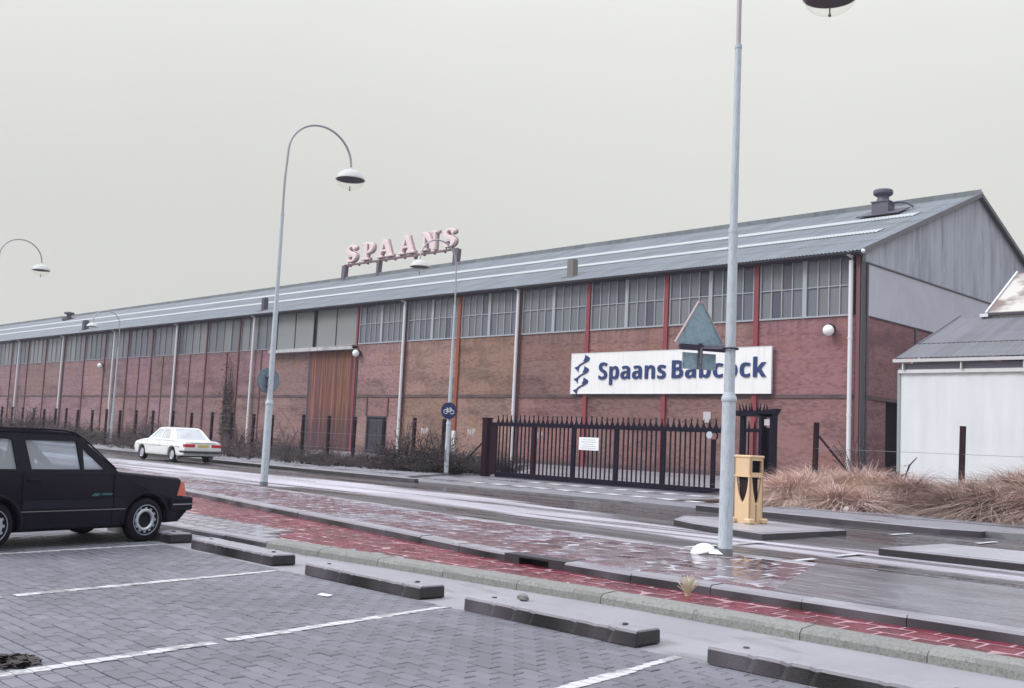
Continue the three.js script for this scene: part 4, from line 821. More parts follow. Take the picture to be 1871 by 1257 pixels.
// ---------------------------------------------------------------- yellow litter bin
{
  const t = thing('litter_bin', 'tall yellow litter bin with square openings on the refuge island', 'litter bin', [-11.08, 0.098, -17.58], -7 * D2R);
  const a = 0.195; // half width
  // head: four faces, opening in the face that looks right and in the one opposite
  const face = (hole) => extrude(shape([[-a, 0.91], [a, 0.91], [a, 1.27], [-a, 1.27]], hole ? [[[-a + 0.05, 0.98], [a - 0.05, 0.98], [a - 0.05, 1.21], [-a + 0.05, 1.21]]] : []), 0.03);
  const put = (g, k) => g.translate(0, 0, a - 0.03).rotateY(k * Math.PI / 2);
  part('head', merge([put(face(false), 0), put(face(true), 1), put(face(false), 2), put(face(true), 3)]), M.bin, t);
  part('lid', rbox(2 * a + 0.03, 0.05, 2 * a + 0.03, 0.018, 0, 1.285, 0), M.bin, t);
  part('inner_bucket', box(0.28, 0.4, 0.28, 0, 1.06, 0), M.dark, t); part('dark_core', rbox(0.27, 0.5, 0.27, 0.05, 0, 0.64, 0), deep([0.03, 0.018, 0.022], 0.6), t);  // lower dark box is added to stand in for shade inside the hollow
  part('collar', merge([span(-a - 0.012, a + 0.012, 0.89, 0.925, -a - 0.012, -a + 0.05), span(-a - 0.012, a + 0.012, 0.89, 0.925, a - 0.05, a + 0.012), span(-a - 0.012, -a + 0.05, 0.89, 0.925, -a + 0.05, a - 0.05), span(a - 0.05, a + 0.012, 0.89, 0.925, -a + 0.05, a - 0.05)]), M.bin, t);
  // lower faces: curved side blades that leave a pointed opening, flared feet
  const blade = k => {
    const s = new THREE.Shape(); s.moveTo(-a, 0.89); s.lineTo(-a, 0.08); s.bezierCurveTo(-a - 0.005, 0.04, -a - 0.02, 0.02, -a - 0.03, 0); s.lineTo(a + 0.03, 0); s.bezierCurveTo(a + 0.02, 0.02, a + 0.005, 0.04, a, 0.08); s.lineTo(a, 0.89); s.lineTo(a - 0.05, 0.89);
    s.bezierCurveTo(a - 0.05, 0.7, a - 0.10, 0.5, 0.03, 0.42); s.lineTo(-0.0, 0.40); s.bezierCurveTo(-a + 0.12, 0.5, -a + 0.07, 0.7, -a + 0.05, 0.89); s.lineTo(-a, 0.89);
    const g = extrude(s, 0.03); return put(g, k);
  };
  const blade2 = k => { const h = [[-0.02, 0.02], [-0.02, 0.36], [0.02, 0.36], [0.02, 0.02]]; const g = extrude(shape([[-a, 0.89], [-a, 0.08], [-a - 0.03, 0], [a + 0.03, 0], [a, 0.08], [a, 0.89], [a - 0.05, 0.89], [a - 0.09, 0.65], [0.05, 0.42], [0.0, 0.38], [-0.04, 0.42], [-a + 0.09, 0.65], [-a + 0.05, 0.89]], [h]), 0.03); return put(g, k); };
  part('stand', merge([blade(0), blade2(1), blade(2), blade2(3)]), M.bin, t);
  part('foot', merge([0, 1, 2, 3].map(k => rbox(0.16, 0.1, 0.16, 0.03, 0, 0, 0).translate(Math.SQRT2 * a * Math.cos(k * Math.PI / 2 + Math.PI / 4), 0.05, Math.SQRT2 * a * Math.sin(k * Math.PI / 2 + Math.PI / 4)))), M.bin, t);
}

// ---------------------------------------------------------------- wheel stops
{
  const prof = [[-0.15, -0.065], [0.15, -0.065], [0.146, 0.03], [0.132, 0.048], [0.12, 0.055], [-0.12, 0.055], [-0.132, 0.048], [-0.146, 0.03]];
  const g = new THREE.ExtrudeGeometry(shape(prof), { depth: 1.78, steps: 44, bevelEnabled: true, bevelSize: 0.016, bevelThickness: 0.03, bevelOffset: -0.016, bevelSegments: 2 }).translate(0, 0, -0.89).rotateY(Math.PI / 2);
  const p = g.attributes.position;
  for (let i = 0; i < p.count; i++) {
    const x = p.getX(i), y = p.getY(i), z = p.getZ(i), n1 = vnoise(x * 7 + 50, z * 9 + y * 13 + 50, 999, 999, 3) - 0.5, chip = y > 0.02 && Math.abs(z) > 0.1 ? Math.max(0, vnoise(x * 16 + 80, Math.sign(z) * 5 + 80, 999, 999, 7) - 0.72) * 0.09 : 0;
    p.setXYZ(i, x, y + 0.006 * n1 - chip, z + 0.008 * n1 - Math.sign(z) * chip);
  }
  g.deleteAttribute('normal'); g.computeVertexNormals(); uvm(g); faceShade(g, 0.88);  // sides of the stop get painted shade, its top stays pale
  const lab = ['beside the black car, partly behind its front wheel', 'next right of the one at the black car', 'in the middle of the row', 'second from the right, longest looking in the photo', 'at the bottom right, cut by the edge'];
  const L = ['dark concrete wheel stop at the front wheel of the black hatchback', 'dark concrete wheel stop nearest to the right of the black hatchback', 'dark concrete wheel stop third along the row from the black hatchback', 'dark concrete wheel stop at the middle bottom of the photo, with pale strip behind', 'nearest dark concrete wheel stop, cut off at the bottom right'];
  const grp = 'concrete wheel stops along the parking bays';
  const first = thing('wheel_stop', L[0], 'wheel stop', [-12.95, 0.0, -6.27], 0.0, grp);
  const b = part('block', g.translate(0, 0.066, 0), M.stop, first);
  part('bolt', merge([cyl(0.022, 0.022, 0.012, -0.7, 0.118, 0, 8), cyl(0.022, 0.022, 0.012, 0.7, 0.118, 0, 8)]), M.darkTrim, first);
  [[-10.58, -6.25], [-8.06, -6.19], [-5.62, -6.17], [-3.18, -6.19]].forEach(([x, z], i) => { const o = copyOf(first, L[i + 1], [x, 0, z], -0.012 + 0.01 * i); });
}

// ---------------------------------------------------------------- cars
function wheel(parent, x, z, r, w, side, style) {
  const g = new THREE.Group(); g.name = 'wheel'; g.position.set(x, r, z); parent.add(g);
  const lathe = (pts, n = 36) => new THREE.LatheGeometry(pts.map(p => new THREE.Vector2(...p)), n).rotateX(side * Math.PI / 2);
  const h = w / 2;
  part('tyre', lathe([[r * 0.62, -h], [r * 0.8, -h - 0.008], [r * 0.95, -h + 0.01], [r, -h + 0.035], [r, h - 0.035], [r * 0.95, h - 0.01], [r * 0.8, h + 0.008], [r * 0.62, h]]), deep([0.011, 0.010, 0.016], 0.75), g);
  if (style === 'panda') {
    part('rim', merge([lathe([[0, h - 0.05], [r * 0.36, h - 0.045], [r * 0.4, h - 0.02], [r * 0.60, h - 0.03], [r * 0.63, h + 0.004], [r * 0.66, h + 0.002]])]), deep([0.014, 0.013, 0.022], 0.5), g);
    part('trim_ring', lathe([[r * 0.36, h - 0.03], [r * 0.38, h - 0.004], [r * 0.5, h - 0.002], [r * 0.52, h - 0.03]]), std([0.5, 0.56, 0.6], 0.3, { metalness: 0.6 }), g);
    const tm = std([0.42, 0.47, 0.52], 0.35, { metalness: 0.5 }), tg = box(0.03, 0.03, 0.012, 0, r * 0.53, side * (h - 0.01)); for (let i = 0; i < 12; i++) part('trim_slot', tg, tm, g).rotation.z = i * Math.PI / 6;
    part('outer_ring', new THREE.TorusGeometry(r * 0.68, 0.006, 6, 40).translate(0, 0, side * (h + 0.006)), std([0.28, 0.28, 0.34], 0.4), g);
  } else {
    part('rim', lathe([[0, h - 0.01], [r * 0.3, h - 0.005], [r * 0.5, h - 0.03], [r * 0.62, h - 0.02], [r * 0.68, h + 0.006]]), std([0.5, 0.52, 0.58], 0.35, { metalness: 0.3 }), g);
  }
}
function arch(cx, cy, r, a0, a1, n = 10) { const o = []; for (let i = 0; i <= n; i++) { const a = a0 + (a1 - a0) * i / n; o.push([cx + r * Math.cos(a), cy + r * Math.sin(a)]); } return o; }
// body side profile extruded across the width, then tapered in plan and section
function carBody(outline, width, bevel, shapeFn) {
  let g = extrude(outline, width - 2 * bevel, [], bevel, 3).translate(0, 0, -width / 2 + bevel);
  const p = g.attributes.position; for (let i = 0; i < p.count; i++) { const k = shapeFn(p.getX(i), p.getY(i)); p.setZ(i, p.getZ(i) * k); }
  g = mergeVertices(g.deleteAttribute('normal').deleteAttribute('uv'), 1e-4); g.computeVertexNormals(); return uvm(toCreasedNormals(g, 0.6));
}
function sideFrame(outer, holes, halfW, belt, top, tumble, t, s) { // one side of the greenhouse, leaning in
  let g = extrude(shape(outer, holes), t, [], 0).translate(0, 0, -t / 2);
  const p = g.attributes.position; for (let i = 0; i < p.count; i++) { const k = (p.getY(i) - belt) / (top - belt); p.setZ(i, s * (halfW - t / 2 - tumble * k) + p.getZ(i)); }
  g.computeVertexNormals(); return uvm(toCreasedNormals(g.deleteAttribute('normal').deleteAttribute('uv') && (g.computeVertexNormals(), g), 0.5));
}
function sidePane(pts, halfW, belt, top, tumble, s) { const g = new THREE.ShapeGeometry(shape(pts)); const p = g.attributes.position; for (let i = 0; i < p.count; i++) { const k = (p.getY(i) - belt) / (top - belt); p.setZ(i, s * (halfW - 0.022 - tumble * k)); } g.computeVertexNormals(); return g; }
function quadGeo(a, b, c, d) { const g = new THREE.BufferGeometry(); g.setAttribute('position', new THREE.BufferAttribute(new Float32Array([...a, ...b, ...c, ...a, ...c, ...d]), 3)); g.setAttribute('uv', new THREE.BufferAttribute(new Float32Array(12), 2)); g.computeVertexNormals(); return g; }
const carGlass = new THREE.MeshPhysicalMaterial({ color: col(0.80, 0.87, 0.94), transmission: 0.72, thickness: 0, roughness: 0.04, ior: 1.5 });
{
  // small black hatchback, nose towards the kerb
  const t = thing('hatchback', 'small black three door hatchback parked nose to the kerb at left', 'car', [-12.72, 0.0, -4.79], 103 * D2R);
  const paint = new THREE.MeshPhysicalMaterial({ color: col(0.007, 0.006, 0.015), roughness: 0.42, specularIntensity: 0.35, clearcoat: 0.08, clearcoatRoughness: 0.1 });
  const plastic = deep([0.011, 0.010, 0.018], 0.65), HW = 0.67, belt = 0.865, top = 1.31, tum = 0.10;
  const out = [[-1.55, 0.26], ...arch(-1.0, 0.26, 0.315, Math.PI, 0, 12).map(p => p), [-0.68, 0.20], [0.67, 0.20], ...arch(1.0, 0.26, 0.325, Math.PI, 0, 12), [1.37, 0.25], [1.57, 0.27], [1.60, 0.5], [1.55, 0.755], [1.50, 0.782], [1.0, 0.825], [0.60, 0.858], [0.50, 0.866], [-1.60, 0.868], [-1.64, 0.5]];
  const fn = (x, y) => 1 - 0.055 * sstep(1.0, 1.65, x) - 0.03 * sstep(-1.2, -1.7, x) - 0.05 * sstep(0.55, 0.9, y) * sstep(0.3, 0.9, x) - 0.03 * sstep(0.4, 0.2, y);
  part('body', carBody(out, 2 * HW, 0.035, fn), paint, t);
  const outer = [[-1.60, 0.86], [0.56, 0.85], [0.03, 1.27], [-0.06, 1.305], [-1.30, 1.32], [-1.40, 1.29]];
  const w1 = [[-0.58, 0.885], [0.045, 0.885], [0.0, 1.205], [-0.645, 1.21]], w2 = [[0.085, 0.885], [0.365, 0.885], [0.075, 1.135]], w3 = [[-0.75, 0.885], [-0.80, 1.21], [-1.28, 1.21], [-1.43, 0.885]];
  const gh = [];
  for (const s of [1, -1]) gh.push(sideFrame(outer, [w1, w2, w3].map(h => [...h]), HW - 0.015, belt, top, tum, 0.035, s));
  const ry = HW - 0.015 - tum;
  part('greenhouse', merge(gh), paint, t);
  const rp = extrude([[0.035, 1.262], [-0.06, 1.305], [-0.5, 1.325], [-1.30, 1.325], [-1.41, 1.29], [-1.40, 1.26], [-1.3, 1.285], [-0.06, 1.275]], 2 * ry, [], 0.012).translate(0, 0, -ry);
  part('roof', rp, paint, t);
  part('drip_rail', merge([1, -1].map(s => tube([[0.52, 0.89, s * (HW - 0.02)], [0.02, 1.285, s * (ry + 0.008)], [-0.1, 1.318, s * (ry + 0.002)], [-1.35, 1.33, s * (ry + 0.002)]], 0.011, 24, 5))), plastic, t);
  for (const s of [1, -1]) {
    part('window', sidePane(w1, HW - 0.015, belt, top, tum, s), carGlass, t); part('window', sidePane(w2, HW - 0.015, belt, top, tum, s), carGlass, t); part('window', sidePane(w3, HW - 0.015, belt, top, tum, s), carGlass, t);
  }
  part('windscreen', quadGeo([0.55, 0.86, HW - 0.05], [0.55, 0.86, -HW + 0.05], [0.03, 1.265, -ry + 0.02], [0.03, 1.265, ry - 0.02]), carGlass, t);
  part('rear_window', quadGeo([-1.595, 0.87, -HW + 0.05], [-1.595, 0.87, HW - 0.05], [-1.405, 1.27, ry - 0.02], [-1.405, 1.27, -ry + 0.02]), carGlass, t);
  // interior
  const dk = std([0.05, 0.055, 0.075], 0.9);
  for (const z of [0.3, -0.3]) { part('seat', merge([rbox(0.5, 0.16, 0.46, 0.05, -0.25, 0.5, z), rbox(0.14, 0.62, 0.44, 0.05, -0.52, 0.78, z).rotateZ(0.0), rbox(0.08, 0.17, 0.26, 0.03, -0.57, 1.14, z)]), dk, t); }
  part('rear_bench', rbox(0.2, 0.42, 1.1, 0.05, -1.2, 0.72, 0), dk, t);
  part('dashboard', rbox(0.28, 0.16, 1.1, 0.05, 0.32, 0.82, 0), dk, t);
  part('steering_wheel', new THREE.TorusGeometry(0.17, 0.014, 8, 28).rotateY(Math.PI / 2).rotateZ(0.5).translate(0.12, 0.92, -0.3), dk, t);
  part('bumper', merge([rbox(0.2, 0.17, 1.36, 0.03, 1.61, 0.455, 0), rbox(0.3, 0.15, 0.03, 0.012, 1.5, 0.455, HW - 0.0), rbox(0.3, 0.15, 0.03, 0.012, 1.5, 0.455, -HW)]), plastic, t);
  part('bumper_line', merge([box(0.012, 0.014, 1.3, 1.714, 0.455, 0), box(0.3, 0.012, 0.006, 1.53, 0.45, HW + 0.016)]), std([0.3, 0.3, 0.34], 0.5), t);
  part('spoiler', extrude([[1.3, 0.22], [1.52, 0.23], [1.66, 0.37], [1.3, 0.37]], 1.26).translate(0, 0, -0.63), plastic, t);
  part('rear_bumper', rbox(0.16, 0.17, 1.36, 0.03, -1.66, 0.45, 0), plastic, t);
  for (const s of [1, -1]) for (const g of [box(1.16, 0.1, 0.022, -0.09, 0.49, s * (HW + 0.004)), box(0.16, 0.1, 0.022, 0.58, 0.49, s * (HW + 0.003))]) part('side_moulding', g, deep([0.016, 0.0155, 0.024], 0.55), t);
  part('pinstripe', merge([1, -1].map(s => box(1.36, 0.008, 0.004, 0.0, 0.415, s * (HW + 0.002)))), std([0.25, 0.24, 0.25], 0.5), t);
  part('door_seam', merge([1, -1].flatMap(s => [box(0.008, 0.62, 0.004, 0.50, 0.55, s * (HW + 0.001)), box(0.008, 0.62, 0.004, -0.68, 0.55, s * (HW + 0.001))])), M.dark, t);
  part('wheel_arch', merge([1, -1].flatMap(s => [1.0, -1.0].map(x => { const a = arch(x, 0.26, 0.34, Math.PI * 1.02, -0.02 * Math.PI, 14).map(p => [p[0], p[1], s * (HW - 0.004 - (x > 0 ? 0.012 : 0))]); return tube(a, 0.02, 28, 6); }))), plastic, t);
  for (const z of [0.5, -0.5]) { const l = part('headlight', rbox(0.06, 0.17, 0.24, 0.02, 1.545, 0.64, z), std([0.6, 0.62, 0.62], 0.12), t); }
  for (const s of [1, -1]) { part('indicator', extrude([[1.475, 0.555], [1.615, 0.555], [1.578, 0.728], [1.53, 0.728]], 0.05).translate(0, 0, s > 0 ? HW - 0.085 : -HW + 0.035), std([0.6, 0.16, 0.12], 0.25), t); part('side_repeater', new THREE.CylinderGeometry(0.025, 0.028, 0.02, 14).rotateX(Math.PI / 2).translate(0.755, 0.665, s * (HW - 0.018)), std([0.8, 0.3, 0.05], 0.25), t); }
  part('decal', merge([extrude([[0.2, 0.575], [0.29, 0.575], [0.32, 0.605], [0.23, 0.605]], 0.003), extrude([[0.33, 0.585], [0.47, 0.585], [0.485, 0.605], [0.35, 0.605]], 0.003)]).translate(0, 0, HW + 0.0005), std([0.03, 0.12, 0.13], 0.5), t);
  part('door_handle', merge([1, -1].map(s => rbox(0.14, 0.035, 0.02, 0.008, -0.55, 0.76, s * (HW + 0.004)))), plastic, t);
  part('underbody', box(2.5, 0.12, 1.1, 0, 0.24, 0), M.dark, t);
  part('wheel_well', merge([span(0.7, 1.3, 0.2, 0.56, -0.5, 0.5), span(-1.3, -0.7, 0.2, 0.56, -0.5, 0.5)]), M.dark, t);
  for (const x of [1.0, -1.0]) for (const s of [1, -1]) wheel(t, x, s * (HW - 0.085), 0.268, 0.15, s, 'panda');
}
{
  const t = thing('saloon_car', 'white four door saloon driving away along the wet road', 'car', [-42.3, -0.012, -21.42], Math.PI);
  const paint = new THREE.MeshPhysicalMaterial({ color: col(0.80, 0.82, 0.82), roughness: 0.3, clearcoat: 0.5 }), HW = 0.893, belt = 0.94, top = 1.42, tum = 0.2;
  const out = [[-2.38, 0.3], [-1.85, 0.26], ...arch(-1.3975, 0.31, 0.36, Math.PI * 0.98, 0.02 * Math.PI, 12), [-1.0, 0.25], [1.0, 0.25], ...arch(1.3975, 0.31, 0.36, Math.PI * 0.98, 0.02 * Math.PI, 12), [1.85, 0.26], [2.15, 0.28], [2.24, 0.5], [2.22, 0.72], [2.12, 0.80], [1.5, 0.89], [0.95, 0.945], [-1.55, 0.945], [-2.2, 0.905], [-2.43, 0.86], [-2.47, 0.6]];
  const fn = (x, y) => 1 - 0.07 * sstep(1.3, 2.3, x) - 0.05 * sstep(-1.6, -2.5, x) - 0.09 * sstep(0.6, 1.0, y) - 0.03 * sstep(0.4, 0.2, y);
  part('body', carBody(out, 2 * HW, 0.05, fn), paint, t);
  const outer = [[-1.52, 0.93], [0.92, 0.93], [0.30, 1.395], [0.12, 1.43], [-0.78, 1.42], [-0.98, 1.385]];
  const w1 = [[-0.18, 0.965], [0.70, 0.965], [0.24, 1.35], [-0.18, 1.365]], w2 = [[-0.26, 0.965], [-0.26, 1.365], [-0.78, 1.355], [-1.06, 0.965]], hw = HW - 0.075, ry = hw - tum;
  part('greenhouse', merge([1, -1].map(s => sideFrame(outer, [[...w1], [...w2]], hw, belt, top, tum, 0.05, s))), paint, t);
  part('roof', extrude([[0.32, 1.385], [0.12, 1.43], [-0.3, 1.45], [-0.78, 1.435], [-1.0, 1.39], [-0.98, 1.355], [-0.3, 1.395], [0.12, 1.39]], 2 * ry - 0.02, [], 0.02).translate(0, 0, -ry + 0.01), paint, t);
  const gl = new THREE.MeshPhysicalMaterial({ color: col(0.9, 0.95, 0.97), transmission: 0.55, thickness: 0, roughness: 0.06, ior: 1.5 });
  for (const s of [1, -1]) { part('window', sidePane(w1, hw, belt, top, tum, s), gl, t); part('window', sidePane(w2, hw, belt, top, tum, s), gl, t); }
  part('windscreen', quadGeo([0.93, 0.945, hw - 0.06], [0.93, 0.945, -hw + 0.06], [0.28, 1.38, -ry + 0.03], [0.28, 1.38, ry - 0.03]), gl, t);
  part('rear_window', quadGeo([-1.50, 0.945, -hw + 0.12], [-1.50, 0.945, hw - 0.12], [-0.99, 1.38, ry - 0.07], [-0.99, 1.38, -ry + 0.07]), gl, t);
  part('rear_pillar', merge([1, -1].map(s => quadGeo([-1.525, 0.943, s * (hw - 0.015)], [-1.50, 0.948, s * (hw - 0.125)], [-0.985, 1.385, s * (ry - 0.075)], [-0.99, 1.385, s * (ry - 0.0)]))), paint, t);
  const dk = std([0.25, 0.25, 0.27], 0.9);
  for (const z of [0.38, -0.38]) part('seat', merge([rbox(0.14, 0.55, 0.5, 0.05, -0.3, 0.85, z), rbox(0.08, 0.16, 0.26, 0.03, -0.34, 1.17, z)]), dk, t);
  part('rear_bench', rbox(0.2, 0.5, 1.3, 0.05, -1.1, 0.75, 0), dk, t);
  const chrome = std([0.5, 0.5, 0.53], 0.25, { metalness: 0.7 }), rubber = std([0.04, 0.038, 0.05], 0.6);
  part('bumper', merge([rbox(0.16, 0.1, 1.74, 0.03, -2.5, 0.46, 0), rbox(0.5, 0.09, 0.04, 0.015, -2.25, 0.46, 0.84), rbox(0.5, 0.09, 0.04, 0.015, -2.25, 0.46, -0.84), rbox(0.16, 0.12, 1.7, 0.03, 2.26, 0.46, 0)]), rubber, t);
  part('bumper_chrome', box(0.02, 0.03, 1.7, -2.585, 0.5, 0), chrome, t);
  part('trim_strip', merge([1, -1].map(s => box(3.9, 0.022, 0.012, -0.1, 0.66, s * (HW - 0.012)))), std([0.5, 0.5, 0.5], 0.4), t);
  for (const s of [1, -1]) part('tail_light', merge([rbox(0.05, 0.13, 0.44, 0.02, -2.455, 0.715, s * 0.60), rbox(0.16, 0.13, 0.03, 0.012, -2.38, 0.715, s * 0.825)]), std([0.5, 0.03, 0.045], 0.25), t);
  part('number_plate', box(0.015, 0.11, 0.5, -2.475, 0.71, 0), std([0.62, 0.5, 0.16], 0.5), t);
  part('trunk_seam', box(0.012, 0.012, 1.1, -2.455, 0.83, 0), M.dark, t);
  part('door_seam', merge([1, -1].flatMap(s => [-0.22, 0.86, -1.0].map(x => box(0.008, 0.5, 0.004, x, 0.62, s * (HW - 0.02))))), std([0.2, 0.2, 0.22], 0.6), t);
  part('mud_flap', merge([1, -1].map(s => box(0.02, 0.2, 0.2, -1.82, 0.22, s * 0.74))), std([0.3, 0.3, 0.33], 0.6), t);
  part('underbody', box(4.0, 0.14, 1.4, 0, 0.3, 0), M.dark, t);
  part('wheel_well', merge([span(1.04, 1.76, 0.25, 0.64, -0.7, 0.7), span(-1.76, -1.04, 0.25, 0.64, -0.7, 0.7)]), M.dark, t);
  for (const x of [1.3975, -1.3975]) for (const s of [1, -1]) wheel(t, x, s * (HW - 0.13), 0.315, 0.18, s, 'saloon');
}

// ---------------------------------------------------------------- vegetation
// dry grass verge on the right
{
  const v = structure('grass_verge');
  const g = new THREE.PlaneGeometry(26, 9, 80, 30).rotateX(-Math.PI / 2).translate(-5, 0, -28.9), p = g.attributes.position;
  const hgt = (x, z) => { const e = sstep(-25.0 + (x + 14) * -0.16, -28.0 + (x + 14) * -0.08, z) * (1 - 0.6 * sstep(-29, -33, z)) * sstep(0, 1.3, x + 15.2 - 0.6 * (z + 25)); return 0.02 + e * (0.32 + 0.16 * sstep(-16.5, -14.5, x) * (1 - sstep(-12.9, -11.6, x)) + 0.22 * sstep(-11.2, -9.5, x) + 0.07 * Math.sin(x * 1.9 + 1) + 0.06 * Math.sin(x * 3.7 + z * 1.7)); };
  for (let i = 0; i < p.count; i++) p.setY(i, hgt(p.getX(i), p.getZ(i)));
  g.computeVertexNormals(); part('soil', uvm(g), std([0.16, 0.11, 0.085], 0.95, { map: T.earth }), v);
  // tuft of bent blades
  const tuft = (n, h, spread) => { const P = [], N = [], U = []; for (let i = 0; i < n; i++) { const a = rr(0, 6.283), L = h * rr(0.55, 1.1), bx = Math.cos(a), bz = Math.sin(a), r0 = rr(0, 0.07), w = rr(0.005, 0.010), lean = spread * rr(0.5, 1.3), px = -bz * w, pz = bx * w; let prev = null; for (let k = 0; k <= 4; k++) { const t = k / 4, x = bx * (r0 + lean * L * t * t), y = L * (t - 0.42 * lean * t * t * t), z = bz * (r0 + lean * L * t * t), q = 1 - t * 0.85; const A = [x - px * q, y, z - pz * q], B = [x + px * q, y, z + pz * q]; if (prev) { P.push(...prev[0], ...prev[1], ...B, ...prev[0], ...B, ...A); for (let m = 0; m < 6; m++) { N.push(bx * 0.3, 0.95, bz * 0.3); U.push(0, 0); } } prev = [A, B]; } } const q = new THREE.BufferGeometry(); q.setAttribute('position', new THREE.BufferAttribute(new Float32Array(P), 3)); q.setAttribute('normal', new THREE.BufferAttribute(new Float32Array(N), 3)); q.setAttribute('uv', new THREE.BufferAttribute(new Float32Array(U), 2)); return q; };
  const kinds = [tuft(64, 0.7, 1.4), tuft(64, 0.66, 2.1), tuft(36, 0.72, 0.8)];
  const spots = [[], [], []], M4 = new THREE.Matrix4(), Q = new THREE.Quaternion(), E3 = new THREE.Euler();
  for (let i = 0; i < 11000; i++) {
    const x = rr(-18.6, -3), z = rr(-24.2, -31.5), e = hgt(x, z); if (e < 0.05 + 0.05 * rnd() || x < -15.0 + 0.6 * (z + 25) + rr(-0.3, 0.3)) continue;
    if (!inView(x, 0.5, z, 1.2)) continue;
    const clump = vnoise(x * 0.9 + 50, z * 0.9 + 80, 999, 999, 4), k = Math.floor(rnd() * 3);
    let s = (0.45 + 0.95 * clump) * rr(0.8, 1.15); if (x > -13.2 && x < -11.0) s *= 0.72; if (x > -11.2) s *= 1.0 + 0.25 * sstep(-11.2, -9.5, x);
    spots[k].push([x, e - 0.03, z, s, rr(0, 6.28), clump, rr(-0.35, 0.35), rr(-0.35, 0.35)]);
  }
  kinds.forEach((geo, k) => {
    const im = shadows(new THREE.InstancedMesh(geo, std([1, 1, 1], 0.9, { side: THREE.DoubleSide }), spots[k].length)); im.name = 'dry_grass'; im.userData = { kind: 'stuff' };
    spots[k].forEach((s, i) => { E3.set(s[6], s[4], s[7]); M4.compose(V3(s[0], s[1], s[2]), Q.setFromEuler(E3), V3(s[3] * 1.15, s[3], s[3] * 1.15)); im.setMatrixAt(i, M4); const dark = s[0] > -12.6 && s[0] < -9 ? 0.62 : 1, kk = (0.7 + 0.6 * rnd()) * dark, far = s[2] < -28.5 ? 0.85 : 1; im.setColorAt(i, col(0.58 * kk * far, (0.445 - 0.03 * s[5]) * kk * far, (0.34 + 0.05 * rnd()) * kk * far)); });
    v.add(im);
  });
}
// twig clump used for brambles and shrubs
function twigs(n, h, spread, leafN, rad) {
  const st = [], lf = [];
  for (let i = 0; i < n; i++) {
    const a = rr(0, 6.283), L = h * rr(0.5, 1.15), s = spread * rr(0.3, 1.2), bx = Math.cos(a) * s, bz = Math.sin(a) * s, arc = rr(0, 0.5);
    const pts = []; for (let k = 0; k <= 4; k++) { const t = k / 4; pts.push([bx * t * (0.4 + t) + rr(-0.04, 0.04), L * (t - arc * t * t * t), bz * t * (0.4 + t) + rr(-0.04, 0.04)]); }
    st.push(tube(pts, rad * rr(0.6, 1.3), 5, 3));
    for (let b = 0; b < 3; b++) { const q = pts[2 + Math.floor(rnd() * 3)], e = [q[0] + rr(-0.3, 0.3) * h * 0.4, q[1] + rr(0, 0.35) * h * 0.4, q[2] + rr(-0.3, 0.3) * h * 0.4]; st.push(rod(q, e, rad * 0.5, 3)); }
    for (let b = 0; b < leafN; b++) { const q = pts[1 + Math.floor(rnd() * 4)]; lf.push(new THREE.PlaneGeometry(0.07, 0.05).rotateX(rr(-1.5, 1.5)).rotateY(rr(0, 6)).translate(q[0] + rr(-0.18, 0.18), q[1] + rr(-0.15, 0.15), q[2] + rr(-0.18, 0.18))); }
  }
  return { st: merge(st), lf: lf.length ? merge(lf) : null };
}
{
  const b = thing('bramble_thicket', 'dark leafless bramble thicket along the fence left of the gate', 'brambles', [-55, 0, -27]);
  b.userData.kind = 'stuff';
  const kinds = [twigs(26, 1.2, 0.8, 5, 0.009), twigs(22, 0.95, 1.0, 7, 0.008), twigs(14, 1.9, 0.5, 2, 0.009)];
  const sp = [[], [], []];
  for (let i = 0; i < 1700; i++) {
    const x = -31.9 - Math.pow(rnd(), 1.25) * 72, edge = x > -36 ? -25.2 - (x + 36) * 0.45 : -25.0 - (-36 - x) * 0.035, z = edge - Math.pow(rnd(), 0.8) * (x > -60 ? 5.5 : 9);
    let h = 0.22 + 0.75 * Math.pow(vnoise(x * 0.5 + 200, z * 0.5 + 90, 999, 999, 3), 1.3); if (x > -38) h *= 1.25; if (x < -55) h *= 1.0 + 0.3 * sstep(-55, -75, x); h *= 0.55 + 0.6 * sstep(0, 1.6, edge - z); if (x < -39 && x > -58 && rnd() < 0.5) continue; if (x < -39 && vnoise(x * 0.45 + 40, z * 0.4 + 40, 999, 999, 12) < 0.33) continue;
    const k = rnd() < 0.25 ? 2 : Math.floor(rnd() * 2); sp[k].push([x, z, h * rr(0.8, 1.2), rr(0, 6.28)]);
  }
  const M4 = new THREE.Matrix4(), Q = new THREE.Quaternion(), up = V3(0, 1, 0);
  kinds.forEach((g, k) => {
    for (const [geo, nm, base] of [[g.st, 'stems', [0.085, 0.06, 0.072]], [g.lf, 'foliage', [0.085, 0.062, 0.06]]]) {
      const im = shadows(new THREE.InstancedMesh(geo, std([1, 1, 1], 0.9, { side: THREE.DoubleSide }), sp[k].length)); im.name = nm; im.userData = { kind: 'stuff' };
      sp[k].forEach((s, i) => { M4.compose(V3(s[0] + 55, 0.05, s[1] + 27), Q.setFromAxisAngle(up, s[3]), V3(s[2] * 1.1, s[2], s[2] * 1.1)); im.setMatrixAt(i, M4); const kk = rr(0.4, 1.7) * (s[0] > -39 ? 0.7 : 1), grn = rnd() < 0.22 ? 1.35 : 1; im.setColorAt(i, col(base[0] * kk, base[1] * kk * grn, base[2] * kk)); });
      b.add(im);
    }
  });
}
